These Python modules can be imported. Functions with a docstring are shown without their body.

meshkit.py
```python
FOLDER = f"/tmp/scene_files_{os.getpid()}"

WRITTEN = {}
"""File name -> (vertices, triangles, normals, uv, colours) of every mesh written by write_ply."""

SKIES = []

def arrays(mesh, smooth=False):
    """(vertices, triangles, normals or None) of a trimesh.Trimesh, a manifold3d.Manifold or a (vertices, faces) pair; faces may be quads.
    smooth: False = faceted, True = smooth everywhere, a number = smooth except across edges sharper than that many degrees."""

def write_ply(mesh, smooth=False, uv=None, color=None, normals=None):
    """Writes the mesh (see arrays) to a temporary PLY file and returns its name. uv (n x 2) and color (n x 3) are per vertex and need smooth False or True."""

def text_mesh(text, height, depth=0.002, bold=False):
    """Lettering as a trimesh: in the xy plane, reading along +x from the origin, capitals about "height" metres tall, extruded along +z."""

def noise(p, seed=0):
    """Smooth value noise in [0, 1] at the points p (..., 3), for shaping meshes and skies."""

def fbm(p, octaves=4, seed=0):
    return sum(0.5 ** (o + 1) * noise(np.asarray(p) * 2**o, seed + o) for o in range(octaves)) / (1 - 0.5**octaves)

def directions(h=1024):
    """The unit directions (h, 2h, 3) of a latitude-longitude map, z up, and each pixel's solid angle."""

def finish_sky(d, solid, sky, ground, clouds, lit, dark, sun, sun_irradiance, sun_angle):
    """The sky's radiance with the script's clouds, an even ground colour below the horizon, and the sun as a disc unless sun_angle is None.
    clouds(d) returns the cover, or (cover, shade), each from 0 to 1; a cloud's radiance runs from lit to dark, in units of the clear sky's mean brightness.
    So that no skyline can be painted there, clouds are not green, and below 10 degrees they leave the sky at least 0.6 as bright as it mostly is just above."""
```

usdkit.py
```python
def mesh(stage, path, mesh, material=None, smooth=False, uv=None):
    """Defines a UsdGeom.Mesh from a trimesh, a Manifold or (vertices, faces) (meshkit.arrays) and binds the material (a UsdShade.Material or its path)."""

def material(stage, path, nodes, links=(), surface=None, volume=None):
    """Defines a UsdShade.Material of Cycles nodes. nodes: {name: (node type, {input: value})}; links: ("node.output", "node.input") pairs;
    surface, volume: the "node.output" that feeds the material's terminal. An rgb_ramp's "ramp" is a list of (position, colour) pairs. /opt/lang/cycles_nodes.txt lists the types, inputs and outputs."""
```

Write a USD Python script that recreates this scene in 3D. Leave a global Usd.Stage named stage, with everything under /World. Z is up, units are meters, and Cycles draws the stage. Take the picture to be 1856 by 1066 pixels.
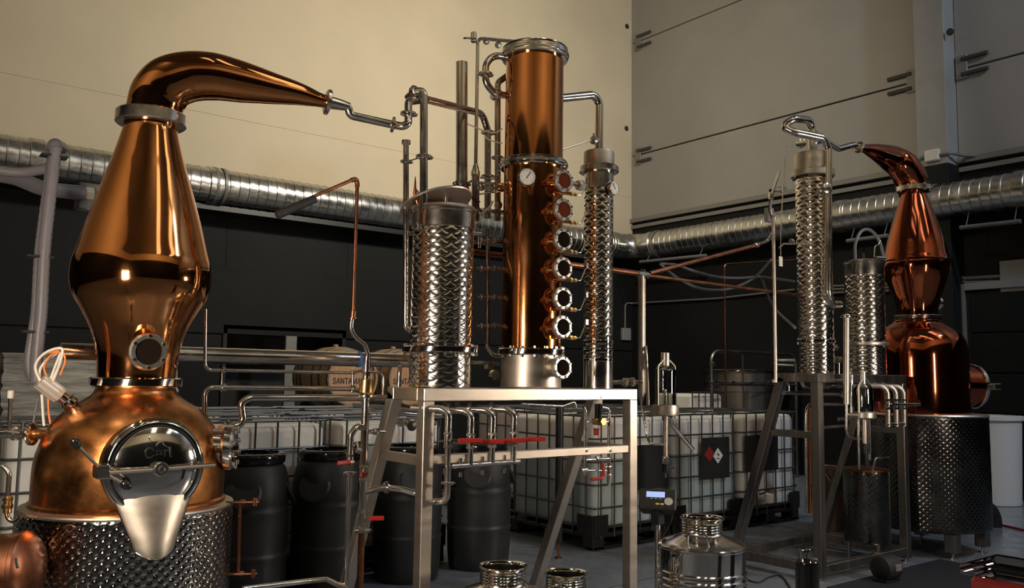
import math, random
import numpy as np, trimesh
from pxr import Usd, UsdGeom, UsdLux, Gf, Sdf, UsdShade
import usdkit, meshkit

stage = Usd.Stage.CreateInMemory()
UsdGeom.SetStageUpAxis(stage, UsdGeom.Tokens.z); UsdGeom.SetStageMetersPerUnit(stage, 1.0)
WORLD = UsdGeom.Xform.Define(stage, '/World'); stage.SetDefaultPrim(WORLD.GetPrim())
rng = random.Random(7)
PI = math.pi
V3 = lambda *a: np.array(a, float)

# ---------------------------------------------------------------- camera (x runs along the left wall, y along the right wall, z up)
FPX, PITCH, ROLL, YAW, EYE = 1550.43, math.radians(5.4965), math.radians(.8254), math.radians(38.024), 1.5
_f = V3(math.sin(YAW)*math.cos(PITCH), math.cos(YAW)*math.cos(PITCH), math.sin(PITCH))
_r = V3(math.cos(YAW), -math.sin(YAW), 0); _u = np.cross(_r, _f)
_r, _u = _r*math.cos(ROLL)+_u*math.sin(ROLL), -_r*math.sin(ROLL)+_u*math.cos(ROLL)
CAM = V3(0, 0, EYE)
cam = UsdGeom.Camera.Define(stage, '/World/camera')
cam.CreateHorizontalApertureAttr(36.0); cam.CreateVerticalApertureAttr(36.0*1066/1856)
cam.CreateFocalLengthAttr(36.0*FPX/1856); cam.CreateClippingRangeAttr(Gf.Vec2f(.05, 100))
_m = Gf.Matrix4d(*[float(q) for q in (*_r, 0, *_u, 0, *(-_f), 0, *CAM, 1)])
cam.AddTransformOp().Set(_m)
EXPOSURE = 0.0
cam.CreateExposureAttr(EXPOSURE)
cam.CreateFStopAttr(0.0)

WALL_X, WALL_Y, BACK_X, BACK_Y, CEIL = 12.19, 11.76, -7.0, -7.0, 10.0
# lights: strength of the hall's lamps (built with their housings further down)
STRIP_POWER, STRIP_COLOR = 2.5, (1.0, .88, .70)
LAMP_A, LAMP_B = V3(-.25, 2.55, 1.75), V3(6.1, 1.0, 1.75)
LAMP_POWER_A, LAMP_POWER_B, LAMP_COLOR = 85.0, 112.0, (1.0, .83, .66)
WASH_POWER, WASH_COLOR = 110.0, (1.0, .87, .66)
REAR_POWER = 85.0
COOL_POWER, COOL_COLOR = 95.0, (.68, .82, 1.0)

def at(px, py, d=None, x=None, y=None, z=None):
    """the point of the room seen at a pixel: at camera depth d, or on the plane x=, y= or z="""
    v = _f + _r*(px-928)/FPX - _u*(py-533)/FPX
    if d is None:
        d = (x-CAM[0])/v[0] if x is not None else (y-CAM[1])/v[1] if y is not None else (z-CAM[2])/v[2]
    return CAM + v*d

# ---------------------------------------------------------------- materials
def mat(name, nodes, links=(), surface='p.BSDF'):
    return usdkit.material(stage, '/World/Looks/'+name, nodes, links, surface=surface)
def plain(name, col, rough=.5, metal=0., **kw):
    return mat(name, {'p': ('principled_bsdf', dict(base_color=col, roughness=rough, metallic=metal, **kw))})
def varied(name, c1, c2, rough=(.3, .5), metal=0., scale=4., stretch=(1, 1, 1), bump=0., bscale=40., detail=4, lo=.35, hi=.65, **kw):
    n = {'t': ('texture_coordinate', {}), 'm': ('mapping', {'scale': stretch}), 'n': ('noise_texture', {'scale': scale, 'detail': detail, 'roughness': .6}),
         'r': ('rgb_ramp', {'ramp': [(lo, c1), (hi, c2)]}), 'q': ('map_range', {'from_min': .3, 'from_max': .7, 'to_min': rough[0], 'to_max': rough[1]}),
         'p': ('principled_bsdf', dict(metallic=metal, **kw))}
    l = [('t.object', 'm.vector'), ('m.vector', 'n.vector'), ('n.fac', 'r.fac'), ('r.color', 'p.base_color'), ('n.fac', 'q.value'), ('q.result', 'p.roughness')]
    if bump:
        n['n2'] = ('noise_texture', {'scale': bscale, 'detail': 2}); n['b'] = ('bump', {'strength': bump, 'distance': .01})
        l += [('m.vector', 'n2.vector'), ('n2.fac', 'b.height'), ('b.normal', 'p.normal')]
    return mat(name, n, l)
M = {}
M['steel'] = varied('steel', (.60, .56, .52), (.70, .66, .61), (.13, .24), 1., 6.)
M['mirror'] = varied('mirror_steel', (.62, .60, .57), (.70, .68, .64), (.06, .12), 1., 5.)
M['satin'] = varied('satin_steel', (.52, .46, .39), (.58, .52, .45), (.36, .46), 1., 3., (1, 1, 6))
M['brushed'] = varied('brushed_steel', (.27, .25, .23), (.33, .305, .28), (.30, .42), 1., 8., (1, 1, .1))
M['jacket'] = varied('jacket_steel', (.36, .345, .325), (.44, .42, .395), (.08, .13), 1., 5.)
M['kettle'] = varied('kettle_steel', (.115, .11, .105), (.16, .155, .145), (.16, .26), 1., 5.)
M['ring'] = plain('ring_steel', (.74, .70, .64), .30, 1.)
M['dimple'] = varied('dimpled_steel', (.66, .61, .56), (.74, .69, .63), (.12, .2), 1., 5.)
M['copper'] = varied('polished_copper', (.56, .22, .075), (.66, .275, .10), (.05, .10), 1., 2.2)
M['copper_pot'] = varied('worn_copper', (.44, .17, .055), (.68, .30, .105), (.17, .36), 1., 5., detail=7, bump=.025, bscale=60)
M['copper_col'] = varied('column_copper', (.48, .185, .065), (.66, .28, .10), (.09, .17), 1., 5., (1, 1, .5), detail=6)
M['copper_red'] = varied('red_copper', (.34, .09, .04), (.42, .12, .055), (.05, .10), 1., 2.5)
M['copper_pipe'] = varied('pipe_copper', (.24, .092, .05), (.31, .13, .072), (.30, .42), 1., 10.)
M['brass'] = plain('brass', (.62, .42, .16), .28, 1.)
M['black'] = plain('black_plastic', (.012, .012, .013), .35)
M['rubber'] = plain('black_rubber', (.014, .014, .015), .6)
M['gloss_black'] = plain('gloss_black', (.008, .008, .009), .12)
M['red'] = plain('red_sleeve', (.38, .022, .018), .34)
M['dark_glass'] = plain('dark_sight_glass', (.012, .008, .006), .04, coat_weight=.6)
M['amber_glass'] = plain('amber_sight_glass', (.11, .028, .014), .05, coat_weight=.5)
M['dial'] = plain('dial_face', (.66, .64, .60), .35)
M['ink'] = plain('black_ink', (.02, .02, .02), .5)
M['drum'] = varied('drum_plastic', (.015, .017, .019), (.023, .0255, .028), (.42, .55), 0., 4., specular_ior_level=.4)
M['hdpe'] = varied('white_tank_plastic', (.72, .715, .68), (.80, .80, .76), (.4, .5), 0., 2., subsurface_weight=.15, subsurface_scale=.03)
M['liquid'] = varied('filled_tank_plastic', (.34, .41, .42), (.40, .46, .47), (.35, .45), 0., 2.)
M['cage'] = plain('galvanised_bar', (.10, .10, .10), .38, .7)
M['hose_grey'] = plain('grey_hose', (.16, .15, .165), .45)
M['galv'] = varied('galvanised_sheet', (.50, .50, .49), (.64, .64, .62), (.20, .34), 1., 5., detail=3)
M['cream'] = varied('cream_panel', (.50, .435, .315), (.56, .49, .36), (.55, .7), 0., .5)
M['grey_panel'] = varied('grey_panel', (.25, .238, .22), (.285, .27, .25), (.55, .7), 0., .6)
M['pillar'] = varied('painted_concrete', (.24, .235, .225), (.275, .27, .26), (.6, .75), 0., 3., bump=.15, bscale=14)
M['dark_wall'] = varied('charcoal_paint', (.0062, .007, .008), (.0088, .0096, .0105), (.6, .75), 0., .7, specular_ior_level=.22)
M['darker'] = plain('recess_black', (.007, .007, .0075), .7)
M['trim'] = plain('grey_trim', (.20, .195, .185), .45, .3)
M['seam'] = plain('seam_rubber', (.04, .04, .042), .6)
M['ceiling'] = plain('ceiling_sheet', (.20, .19, .175), .6)
M['conduit'] = plain('grey_conduit', (.13, .13, .135), .45)
M['box'] = plain('grey_box', (.24, .24, .25), .5)
M['wood'] = varied('barrel_oak', (.30, .19, .105), (.42, .28, .16), (.55, .7), 0., 3., (1, 12, 12))
M['wood_head'] = varied('barrel_head', (.40, .22, .12), (.52, .30, .175), (.5, .65), 0., 3., (12, 12, 1))
M['hoop'] = plain('barrel_hoop', (.20, .20, .19), .4, .9)
M['white_tub'] = plain('white_tub', (.78, .78, .77), .45)
M['wrap'] = varied('shrink_wrap', (.16, .16, .15), (.42, .41, .37), (.10, .25), 0., 3., (1, 1, 9), bump=.9, bscale=9, detail=6)
M['carton'] = plain('carton', (.34, .31, .24), .6)
M['wire_orange'] = plain('orange_wire', (.75, .20, .05), .45)
M['wire_white'] = plain('white_wire', (.60, .57, .50), .45)
M['aluminium'] = plain('cast_aluminium', (.62, .57, .49), .4, .75)
M['mat'] = plain('dark_mat', (.010, .012, .018), .7)
M['redglass'] = plain('red_lid', (.30, .035, .03), .25)
M['blue'] = plain('blue_tag', (.05, .16, .42), .4)
M['white'] = plain('white_print', (.75, .75, .73), .5)
M['placard'] = plain('placard_black', (.022, .022, .022), .45)
M['tag'] = plain('paper_tag', (.55, .53, .48), .6)
M['key_yellow'] = plain('key_yellow', (.75, .60, .15), .5)
M['bucket'] = plain('bucket_steel', (.20, .13, .09), .4, .8)
def floor_mat():
    return mat('floor_epoxy', {'g': ('geometry', {}), 'n': ('noise_texture', {'scale': .8, 'detail': 5}), 'n2': ('noise_texture', {'scale': 6, 'detail': 5}),
        'r': ('rgb_ramp', {'ramp': [(.3, (.15, .168, .20)), (.7, (.20, .222, .26))]}), 'q': ('map_range', {'from_min': .3, 'from_max': .7, 'to_min': .14, 'to_max': .32}),
        'p': ('principled_bsdf', {})}, [('g.position', 'n.vector'), ('g.position', 'n2.vector'), ('n.fac', 'r.fac'), ('r.color', 'p.base_color'), ('n2.fac', 'q.value'), ('q.result', 'p.roughness')])
M['floor'] = floor_mat()
def glass(name, tint, r=.0):
    return mat(name, {'t': ('transparent_bsdf', {'color': tint}), 'g': ('glossy_bsdf', {'color': (1, 1, 1), 'roughness': .02}), 'l': ('fresnel', {'IOR': 1.5}), 'x': ('mix_closure', {})},
               [('l.fac', 'x.fac'), ('t.BSDF', 'x.closure1'), ('g.BSDF', 'x.closure2')], 'x.closure')
def emit(name, col, s):
    return mat(name, {'e': ('emission', {'color': col, 'strength': s})}, (), 'e.emission')
M['strip'] = emit('strip_light', STRIP_COLOR, STRIP_POWER)
M['lamp_a'] = emit('lamp_panel', LAMP_COLOR, LAMP_POWER_A); M['lamp_b'] = emit('lamp_panel_right', LAMP_COLOR, LAMP_POWER_B)
M['lcd'] = emit('lcd_screen', (.42, .52, .85), 1.1)

# ---------------------------------------------------------------- mesh helpers
def cat(*ms):
    ms = [m for m in ms if m is not None]
    return ms[0] if len(ms) == 1 else trimesh.util.concatenate(ms)
def frame(z, up=None):
    z = np.asarray(z, float); z = z/np.linalg.norm(z)
    a = V3(0, 0, 1) if up is None else np.asarray(up, float)
    if abs(z@a) > .99*np.linalg.norm(a): a = V3(0, 1, 0)
    x = np.cross(a, z); x /= np.linalg.norm(x); y = np.cross(z, x)
    return np.stack([x, y, z], 1)
def put(m, o=(0, 0, 0), z=None, up=None):
    m = m.copy(); R = np.eye(4)
    if z is not None: R[:3, :3] = frame(z, up)
    R[:3, 3] = o; m.apply_transform(R); return m
def lathe(prof, n=40, cap=True, z=None, o=(0, 0, 0), arc=None):
    p = [(max(r, 0), h) for r, h in prof]
    if cap:
        if p[0][0] > 1e-6: p = [(0, p[0][1])]+p
        if p[-1][0] > 1e-6: p = p+[(0, p[-1][1])]
    t = np.arange(n)*2*PI/n
    v, f, rows = [], [], []
    for r, h in p:
        if r < 1e-6: rows.append([len(v)]); v.append((0, 0, h))
        else:
            rows.append(list(range(len(v), len(v)+n))); v += [(r*math.cos(a), r*math.sin(a), h) for a in t]
    for a, b in zip(rows, rows[1:]):
        for k in range(n):
            k2 = (k+1) % n
            if len(a) == 1 and len(b) == 1: break
            if len(a) == 1: f.append((a[0], b[k2], b[k]))
            elif len(b) == 1: f.append((a[k], a[k2], b[0]))
            else: f += [(a[k], a[k2], b[k2]), (a[k], b[k2], b[k])]
    m = trimesh.Trimesh(np.array(v), np.array(f), process=False)
    return put(m, o, z) if (z is not None or tuple(o) != (0, 0, 0)) else m
def cyl(p0, p1, r, n=16, b=None):
    p0, p1 = np.asarray(p0, float), np.asarray(p1, float); L = np.linalg.norm(p1-p0); b = min(r, L)*.12 if b is None else b
    return lathe([(r-b, 0), (r, b), (r, L-b), (r-b, L)], n, z=p1-p0, o=p0)
def hollow(ri, ro, h0, h1, n=40, b=.002, z=None, o=(0, 0, 0)):
    p = [(ri, h0), (ro-b, h0), (ro, h0+b), (ro, h1-b), (ro-b, h1), (ri, h1), (ri, h0)]
    return lathe(p, n, False, z, o)
def fillet(pts, bend):
    pts = [np.asarray(p, float) for p in pts]
    out = [pts[0]]
    for i in range(1, len(pts)-1):
        a, b, c = pts[i-1], pts[i], pts[i+1]
        u, w = (a-b), (c-b); lu, lw = np.linalg.norm(u), np.linalg.norm(w)
        if lu < 1e-9 or lw < 1e-9: continue
        u, w = u/lu, w/lw; ang = math.acos(np.clip(u@w, -1, 1))
        if ang > PI-.05: out.append(b); continue
        t = min(bend/math.tan(ang/2), .49*lu if i > 1 else .95*lu, .49*lw if i < len(pts)-2 else .95*lw); R = t*math.tan(ang/2)
        ax = (u+w); ax /= np.linalg.norm(ax); c0 = b+ax*R/math.sin(ang/2)
        s, e = b+u*t-c0, b+w*t-c0; tot = PI-ang; n = max(2, int(tot/.2))
        for k in range(n+1):
            q = k/n; out.append(c0+(math.sin((1-q)*tot)*s+math.sin(q*tot)*e)/math.sin(tot))
    out.append(pts[-1]); return np.array(out)
def spline(pts, n=8):
    p = np.array(pts, float); p = np.vstack([2*p[0]-p[1], p, 2*p[-1]-p[-2]]); out = []
    for i in range(1, len(p)-2):
        for k in range(n):
            t = k/n; out.append(.5*((2*p[i])+(-p[i-1]+p[i+1])*t+(2*p[i-1]-5*p[i]+4*p[i+1]-p[i+2])*t*t+(-p[i-1]+3*p[i]-3*p[i+1]+p[i+2])*t**3))
    out.append(p[-2]); return np.array(out)
def sweep(path, rad, n=12):
    path = np.asarray(path, float); keep = [0]+[i for i in range(1, len(path)) if np.linalg.norm(path[i]-path[i-1]) > 1e-6]; path = path[keep]
    rad = np.full(len(path), rad) if np.ndim(rad) == 0 else np.asarray(rad)[keep]
    T = np.gradient(path, axis=0); T /= np.linalg.norm(T, axis=1, keepdims=True)
    x = frame(T[0])[:, 0]; v = []; a = np.arange(n)*2*PI/n
    for p, t, r in zip(path, T, rad):
        x = x-t*(x@t); x /= np.linalg.norm(x); y = np.cross(t, x)
        v.append(p+r*(np.cos(a)[:, None]*x+np.sin(a)[:, None]*y))
    L = len(path); v = np.vstack(v+[path[:1], path[-1:]]); f = []
    for i in range(L-1):
        for k in range(n):
            k2 = (k+1) % n; f += [(i*n+k, i*n+k2, i*n+n+k2), (i*n+k, i*n+n+k2, i*n+n+k)]
    for k in range(n):
        k2 = (k+1) % n; f += [(L*n, k2, k), (L*n+1, (L-1)*n+k, (L-1)*n+k2)]
    return trimesh.Trimesh(v, np.array(f), process=False)
def tube(pts, r, bend=.06, n=12):
    return sweep(fillet(pts, bend), r, n)
def hose(pts, r, n=10, k=8):
    return sweep(spline(pts, k), r, n)
def block(sx, sy, sz, c=(0, 0, 0), b=.003, R=None):
    b = min(b, sx*.3, sy*.3, sz*.3); h = V3(sx, sy, sz)/2; P = []
    for s in np.ndindex(2, 2, 2):
        s = np.array(s)*2-1
        for k in range(3):
            e = h-b; e[k] = h[k]; P.append(s*e)
    m = trimesh.convex.convex_hull(np.array(P))
    if R is not None: m.vertices = m.vertices@np.asarray(R).T
    m.vertices = m.vertices+np.asarray(c, float); return m
def bar(p0, p1, w, h, up=(0, 0, 1), b=.004):
    p0, p1 = np.asarray(p0, float), np.asarray(p1, float)
    return block(w, h, np.linalg.norm(p1-p0), (p0+p1)/2, b, frame(p1-p0, up))
def hexnut(o, z, r, h):
    return lathe([(r*.9, 0), (r, h*.15), (r, h*.85), (r*.9, h)], 6, z=z, o=o)
def clampmesh(o, z, r, wing=None):
    """a tri-clamp round a pipe of radius r at o along z, with its wing nut"""
    z = np.asarray(z, float)/np.linalg.norm(z); h = max(r*.8, .014)
    m = [lathe([(r*.9, -h*.6), (r*1.5, -h*.55), (r*1.9, -h*.3), (r*1.9, h*.3), (r*1.5, h*.55), (r*.9, h*.6)], 24, z=z, o=o)]
    w = frame(z)[:, 0] if wing is None else np.asarray(wing, float)
    w = w/np.linalg.norm(w); s = np.cross(z, w); s /= np.linalg.norm(s)
    c = np.asarray(o)+w*r*2.05
    m += [block(r*.7, r*.7, h*.9, c, .002, frame(z, w)), cyl(c-s*r*.9, c+s*r*.9, r*.18, 8), block(r*.28, r*.5, h*.8, c+s*r*.85, .002, frame(z, w))]
    return cat(*m)
def shade(m, ang=35):
    return m
# ---------------------------------------------------------------- stage helpers
used = {}
def free(parent, name):
    k = (parent, name); n = used.get(k, 0); used[k] = n+1
    return f'{parent}/{name}' + (f'_{n:03d}' if n else '')
bases = {}
def tag(p, label=None, cat_=None, group=None, kind=None):
    for k, v in (('label', label), ('category', cat_), ('group', group), ('kind', kind)):
        if v: p.SetCustomDataByKey(k, v)
def thing(name, label, cat_, base=(0, 0, 0), group=None, kind=None):
    """an Xform at the thing's base; its parts are given in room coordinates"""
    x = UsdGeom.Xform.Define(stage, free('/World', name)); x.AddTranslateOp().Set(Gf.Vec3d(*map(float, base))); x.AddRotateZOp().Set(0.0)
    p = x.GetPrim(); tag(p, label, cat_, group, kind); bases[str(p.GetPath())] = np.asarray(base, float); return p
def part(t, name, m, mt, sm=35, label=None, kind=None):
    """one mesh under a thing or under a part; room coordinates"""
    if isinstance(m, (list, tuple)): return [part(t, name, q, mt, sm, label, kind) for q in m][-1]
    path = str(t.GetPath()); base = bases.get(path, V3(0, 0, 0))
    m = m.copy(); m.vertices = m.vertices-base
    q = free(path, name); g = usdkit.mesh(stage, q, m, M[mt] if isinstance(mt, str) else mt, sm).GetPrim()
    bases[q] = base; tag(g, label, None, None, kind); return g
def solo(name, m, mt, label, cat_, group=None, kind=None, sm=35):
    q = free('/World', name); g = usdkit.mesh(stage, q, m, M[mt] if isinstance(mt, str) else mt, sm).GetPrim()
    tag(g, label, cat_, group, kind); bases[q] = V3(0, 0, 0); return g
def struct(name, m, mt, sm=35):
    q = '/World/'+name; g = usdkit.mesh(stage, q, m, M[mt], sm).GetPrim(); tag(g, kind='structure'); bases[q] = V3(0, 0, 0); used[('/World', name)] = 1; return g
def move(p, loc, rz=0):
    x = UsdGeom.Xformable(p); ops = x.GetOrderedXformOps(); ops[0].Set(Gf.Vec3d(*map(float, loc))); ops[1].Set(float(rz))
def dup(src, loc, rz, label, group=None, cat_=None):
    was = src.GetCustomData(); name = src.GetName()
    if name[-4:-3] == '_' and name[-3:].isdigit(): name = name[:-4]
    x = UsdGeom.Xform.Define(stage, free('/World', name)); p = x.GetPrim()
    p.GetReferences().AddInternalReference(src.GetPath()); p.SetInstanceable(True)
    move(p, loc, rz); tag(p, label, cat_ or was['category'], group or was.get('group')); return p

# ---------------------------------------------------------------- the hall
def quadbox(x0, x1, y0, y1, z0, z1, b=.004): return block(x1-x0, y1-y0, z1-z0, ((x0+x1)/2, (y0+y1)/2, (z0+z1)/2), b)
fl = struct('floor', quadbox(BACK_X, WALL_X, BACK_Y, WALL_Y, -.2, 0), 'floor')
for (a, b) in (((2.2, 4.35), (9.5, 4.9)), ((3.6, 7.6), (7.6, 2.6))):      # sawn joints filled dark
    a, b = V3(*a, .0005), V3(*b, .0005); part(fl, 'floor_joint', bar(a, b, .010, .002), 'seam')
struct('ceiling', quadbox(BACK_X, WALL_X, BACK_Y, WALL_Y, CEIL, CEIL+.2), 'ceiling')
DARK_L, DARK_R = 3.95, 4.60
dx0, dx1, dz = at(404, 588, y=WALL_Y)[0], at(626, 599, y=WALL_Y)[0], at(404, 588, y=WALL_Y)[2]
wl = struct('wall_left', cat(quadbox(BACK_X, dx0, WALL_Y, WALL_Y+.25, 0, DARK_L), quadbox(dx1, WALL_X+.25, WALL_Y, WALL_Y+.25, 0, DARK_L), quadbox(dx0, dx1, WALL_Y, WALL_Y+.25, dz, DARK_L)), 'dark_wall')
zj = at(400, 211, y=WALL_Y)[2]
zs = [DARK_L, zj, CEIL]
for z0, z1 in zip(zs, zs[1:]):
    for x0, x1 in ((BACK_X, -1.2), (-1.2, WALL_X+.25)):
        part(wl, 'wall_panel', quadbox(x0+.002, x1-.002, WALL_Y-.02, WALL_Y+.2, z0+.001, z1-.001, .002), 'cream')
z5 = at(380, 485, y=WALL_Y)[2]
part(wl, 'wall_band', quadbox(BACK_X, WALL_X, WALL_Y-.03, WALL_Y, z5-1.4*0-.9, z5), 'dark_wall')
dr = struct('door_1', quadbox(dx0, dx1, WALL_Y+.9, WALL_Y+.95, 0, dz), 'darker')
for x in (dx0, dx1-.06): part(dr, 'door_frame', quadbox(x, x+.06, WALL_Y-.03, WALL_Y+.9, 0, dz), 'darker')
part(dr, 'door_frame', quadbox(dx0, dx1, WALL_Y-.03, WALL_Y+.9, dz-.06, dz), 'darker')
xa, xb = at(516, 640, y=WALL_Y-.1)[0], at(536, 640, y=WALL_Y-.1)[0]
zt = at(520, 609, y=WALL_Y-.1)[2]
part(dr, 'door_leaf', quadbox(xa, xb, WALL_Y-.13, WALL_Y-.07, .02, zt), 'trim', label='pale grey edge of the door standing ajar')
wr = struct('wall_right', quadbox(WALL_X, WALL_X+.25, BACK_Y, WALL_Y, 0, DARK_R), 'dark_wall')
zA, zT = at(1156, 282, x=WALL_X)[2], at(1156, 77, x=WALL_X)[2]
yp1, yp0 = at(1657, 100, x=WALL_X-.35)[1], at(1711, 100, x=WALL_X-.35)[1]
zs = [DARK_R, zA, zT, CEIL]
for z0, z1 in zip(zs, zs[1:]):
    for y0, y1 in ((BACK_Y, yp0), (yp0, WALL_Y)):
        part(wr, 'wall_panel', quadbox(WALL_X-.03, WALL_X+.2, y0+.003, y1-.003, z0+.012, z1-.012, .008), 'grey_panel')
struct('trim_1', cat(quadbox(WALL_X-.08, WALL_X, BACK_Y, WALL_Y, DARK_R-.05, DARK_R+.03), quadbox(WALL_X-.05, WALL_X, BACK_Y, WALL_Y, DARK_R-.17, DARK_R-.10)), 'trim')
pl = struct('trim_2', quadbox(WALL_X-.35, WALL_X, yp0, yp1, at(1690, 300, x=WALL_X-.35)[2], CEIL), 'pillar')
part(pl, 'pillar_base', quadbox(WALL_X-.36, WALL_X, yp0-.01, yp1+.01, 0, at(1690, 300, x=WALL_X-.35)[2]), 'dark_wall', label='charcoal painted lower part of the pillar')
struct('wall_back', quadbox(BACK_X-.25, BACK_X, BACK_Y, WALL_Y, 0, 6.2), 'dark_wall')
part(stage.GetPrimAtPath('/World/wall_back'), 'wall_panel', quadbox(BACK_X-.25, BACK_X, BACK_Y, WALL_Y, 6.2, CEIL), 'cream')
struct('wall_near', quadbox(BACK_X, WALL_X, BACK_Y-.25, BACK_Y, 0, 6.2), 'dark_wall')
part(stage.GetPrimAtPath('/World/wall_near'), 'wall_panel', quadbox(BACK_X, WALL_X, BACK_Y-.25, BACK_Y, 6.2, CEIL), 'cream')
# sectional door in the right wall
yd1, yd0 = at(1758, 620, x=WALL_X)[1], at(1856, 620, x=WALL_X)[1]-1.5
d2 = struct('door_2', quadbox(WALL_X-.06, WALL_X, yd0, yd1, 0, 2.75), 'darker')
for k in range(5): part(d2, 'door_panel', quadbox(WALL_X-.09, WALL_X-.05, yd0+.05, yd1-.05, .02+k*.54, .02+k*.54+.52, .012), 'dark_wall')
part(d2, 'door_frame', quadbox(WALL_X-.12, WALL_X, yd1, yd1+.12, 0, 2.85), 'trim')
part(d2, 'door_frame', quadbox(WALL_X-.12, WALL_X, yd0, yd1, 2.76, 2.86), 'box')

# ceiling lights: two columns of broad luminous panels in two rows, two slim strips nearer the stills
for x, y, w, L, lb in ((3.3, -4.7, .62, 1.7, 'rear left broad light panel on the hall ceiling'), (3.3, -.6, .62, 1.7, 'front left broad light panel on the hall ceiling'), (8.0, -4.7, .62, 1.7, 'rear right broad light panel on the hall ceiling'),
                       (8.0, -.6, .62, 1.7, 'front right broad light panel on the hall ceiling'), (.1, 1.0, .17, 1.6, 'left slim strip light on the ceiling above the big still'), (1.5, 1.0, .17, 1.6, 'right slim strip light on the ceiling above the big still')):
    t = thing('ceiling_light', lb, 'light', (x, y, CEIL))
    part(t, 'housing', quadbox(x-w-.06, x+w+.06, y-L-.06, y+L+.06, CEIL-.10, CEIL), 'trim')
    part(t, 'diffuser', quadbox(x-w, x+w, y-L, y+L, CEIL-.13, CEIL-.10), 'strip')
# two photo floodlights on tripods just beside the view
def floodlight(p, aim, label, mt_):
    t = thing('floodlight_stand', label, 'lamp', (p[0], p[1], 0))
    dr_ = aim-p; dr_[2] = 0; dr_ /= np.linalg.norm(dr_); R = frame(dr_)
    part(t, 'lamp_housing', block(.42, .78, .10, p-dr_*.06, .01, R), 'black'); part(t, 'lamp_panel', block(.34, .68, .012, p, .002, R), mt_)
    part(t, 'pole', cyl((p[0]-dr_[0]*.06, p[1]-dr_[1]*.06, .25), p-dr_*.06-V3(0, 0, .3), .014), 'black')
    for k in range(3):
        a = k*2*PI/3; c = p-dr_*.06
        part(t, 'leg', cyl((c[0], c[1], .55), (c[0]+.42*math.cos(a), c[1]+.42*math.sin(a), .012), .011, 8), 'black')
floodlight(LAMP_A, V3(3, 4.6, 1.7), 'black photo floodlight on a tripod at the left of the view', 'lamp_a')
floodlight(LAMP_B, V3(2.6, 3.6, 1.7), 'black photo floodlight on a tripod at the right of the view', 'lamp_b')
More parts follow.
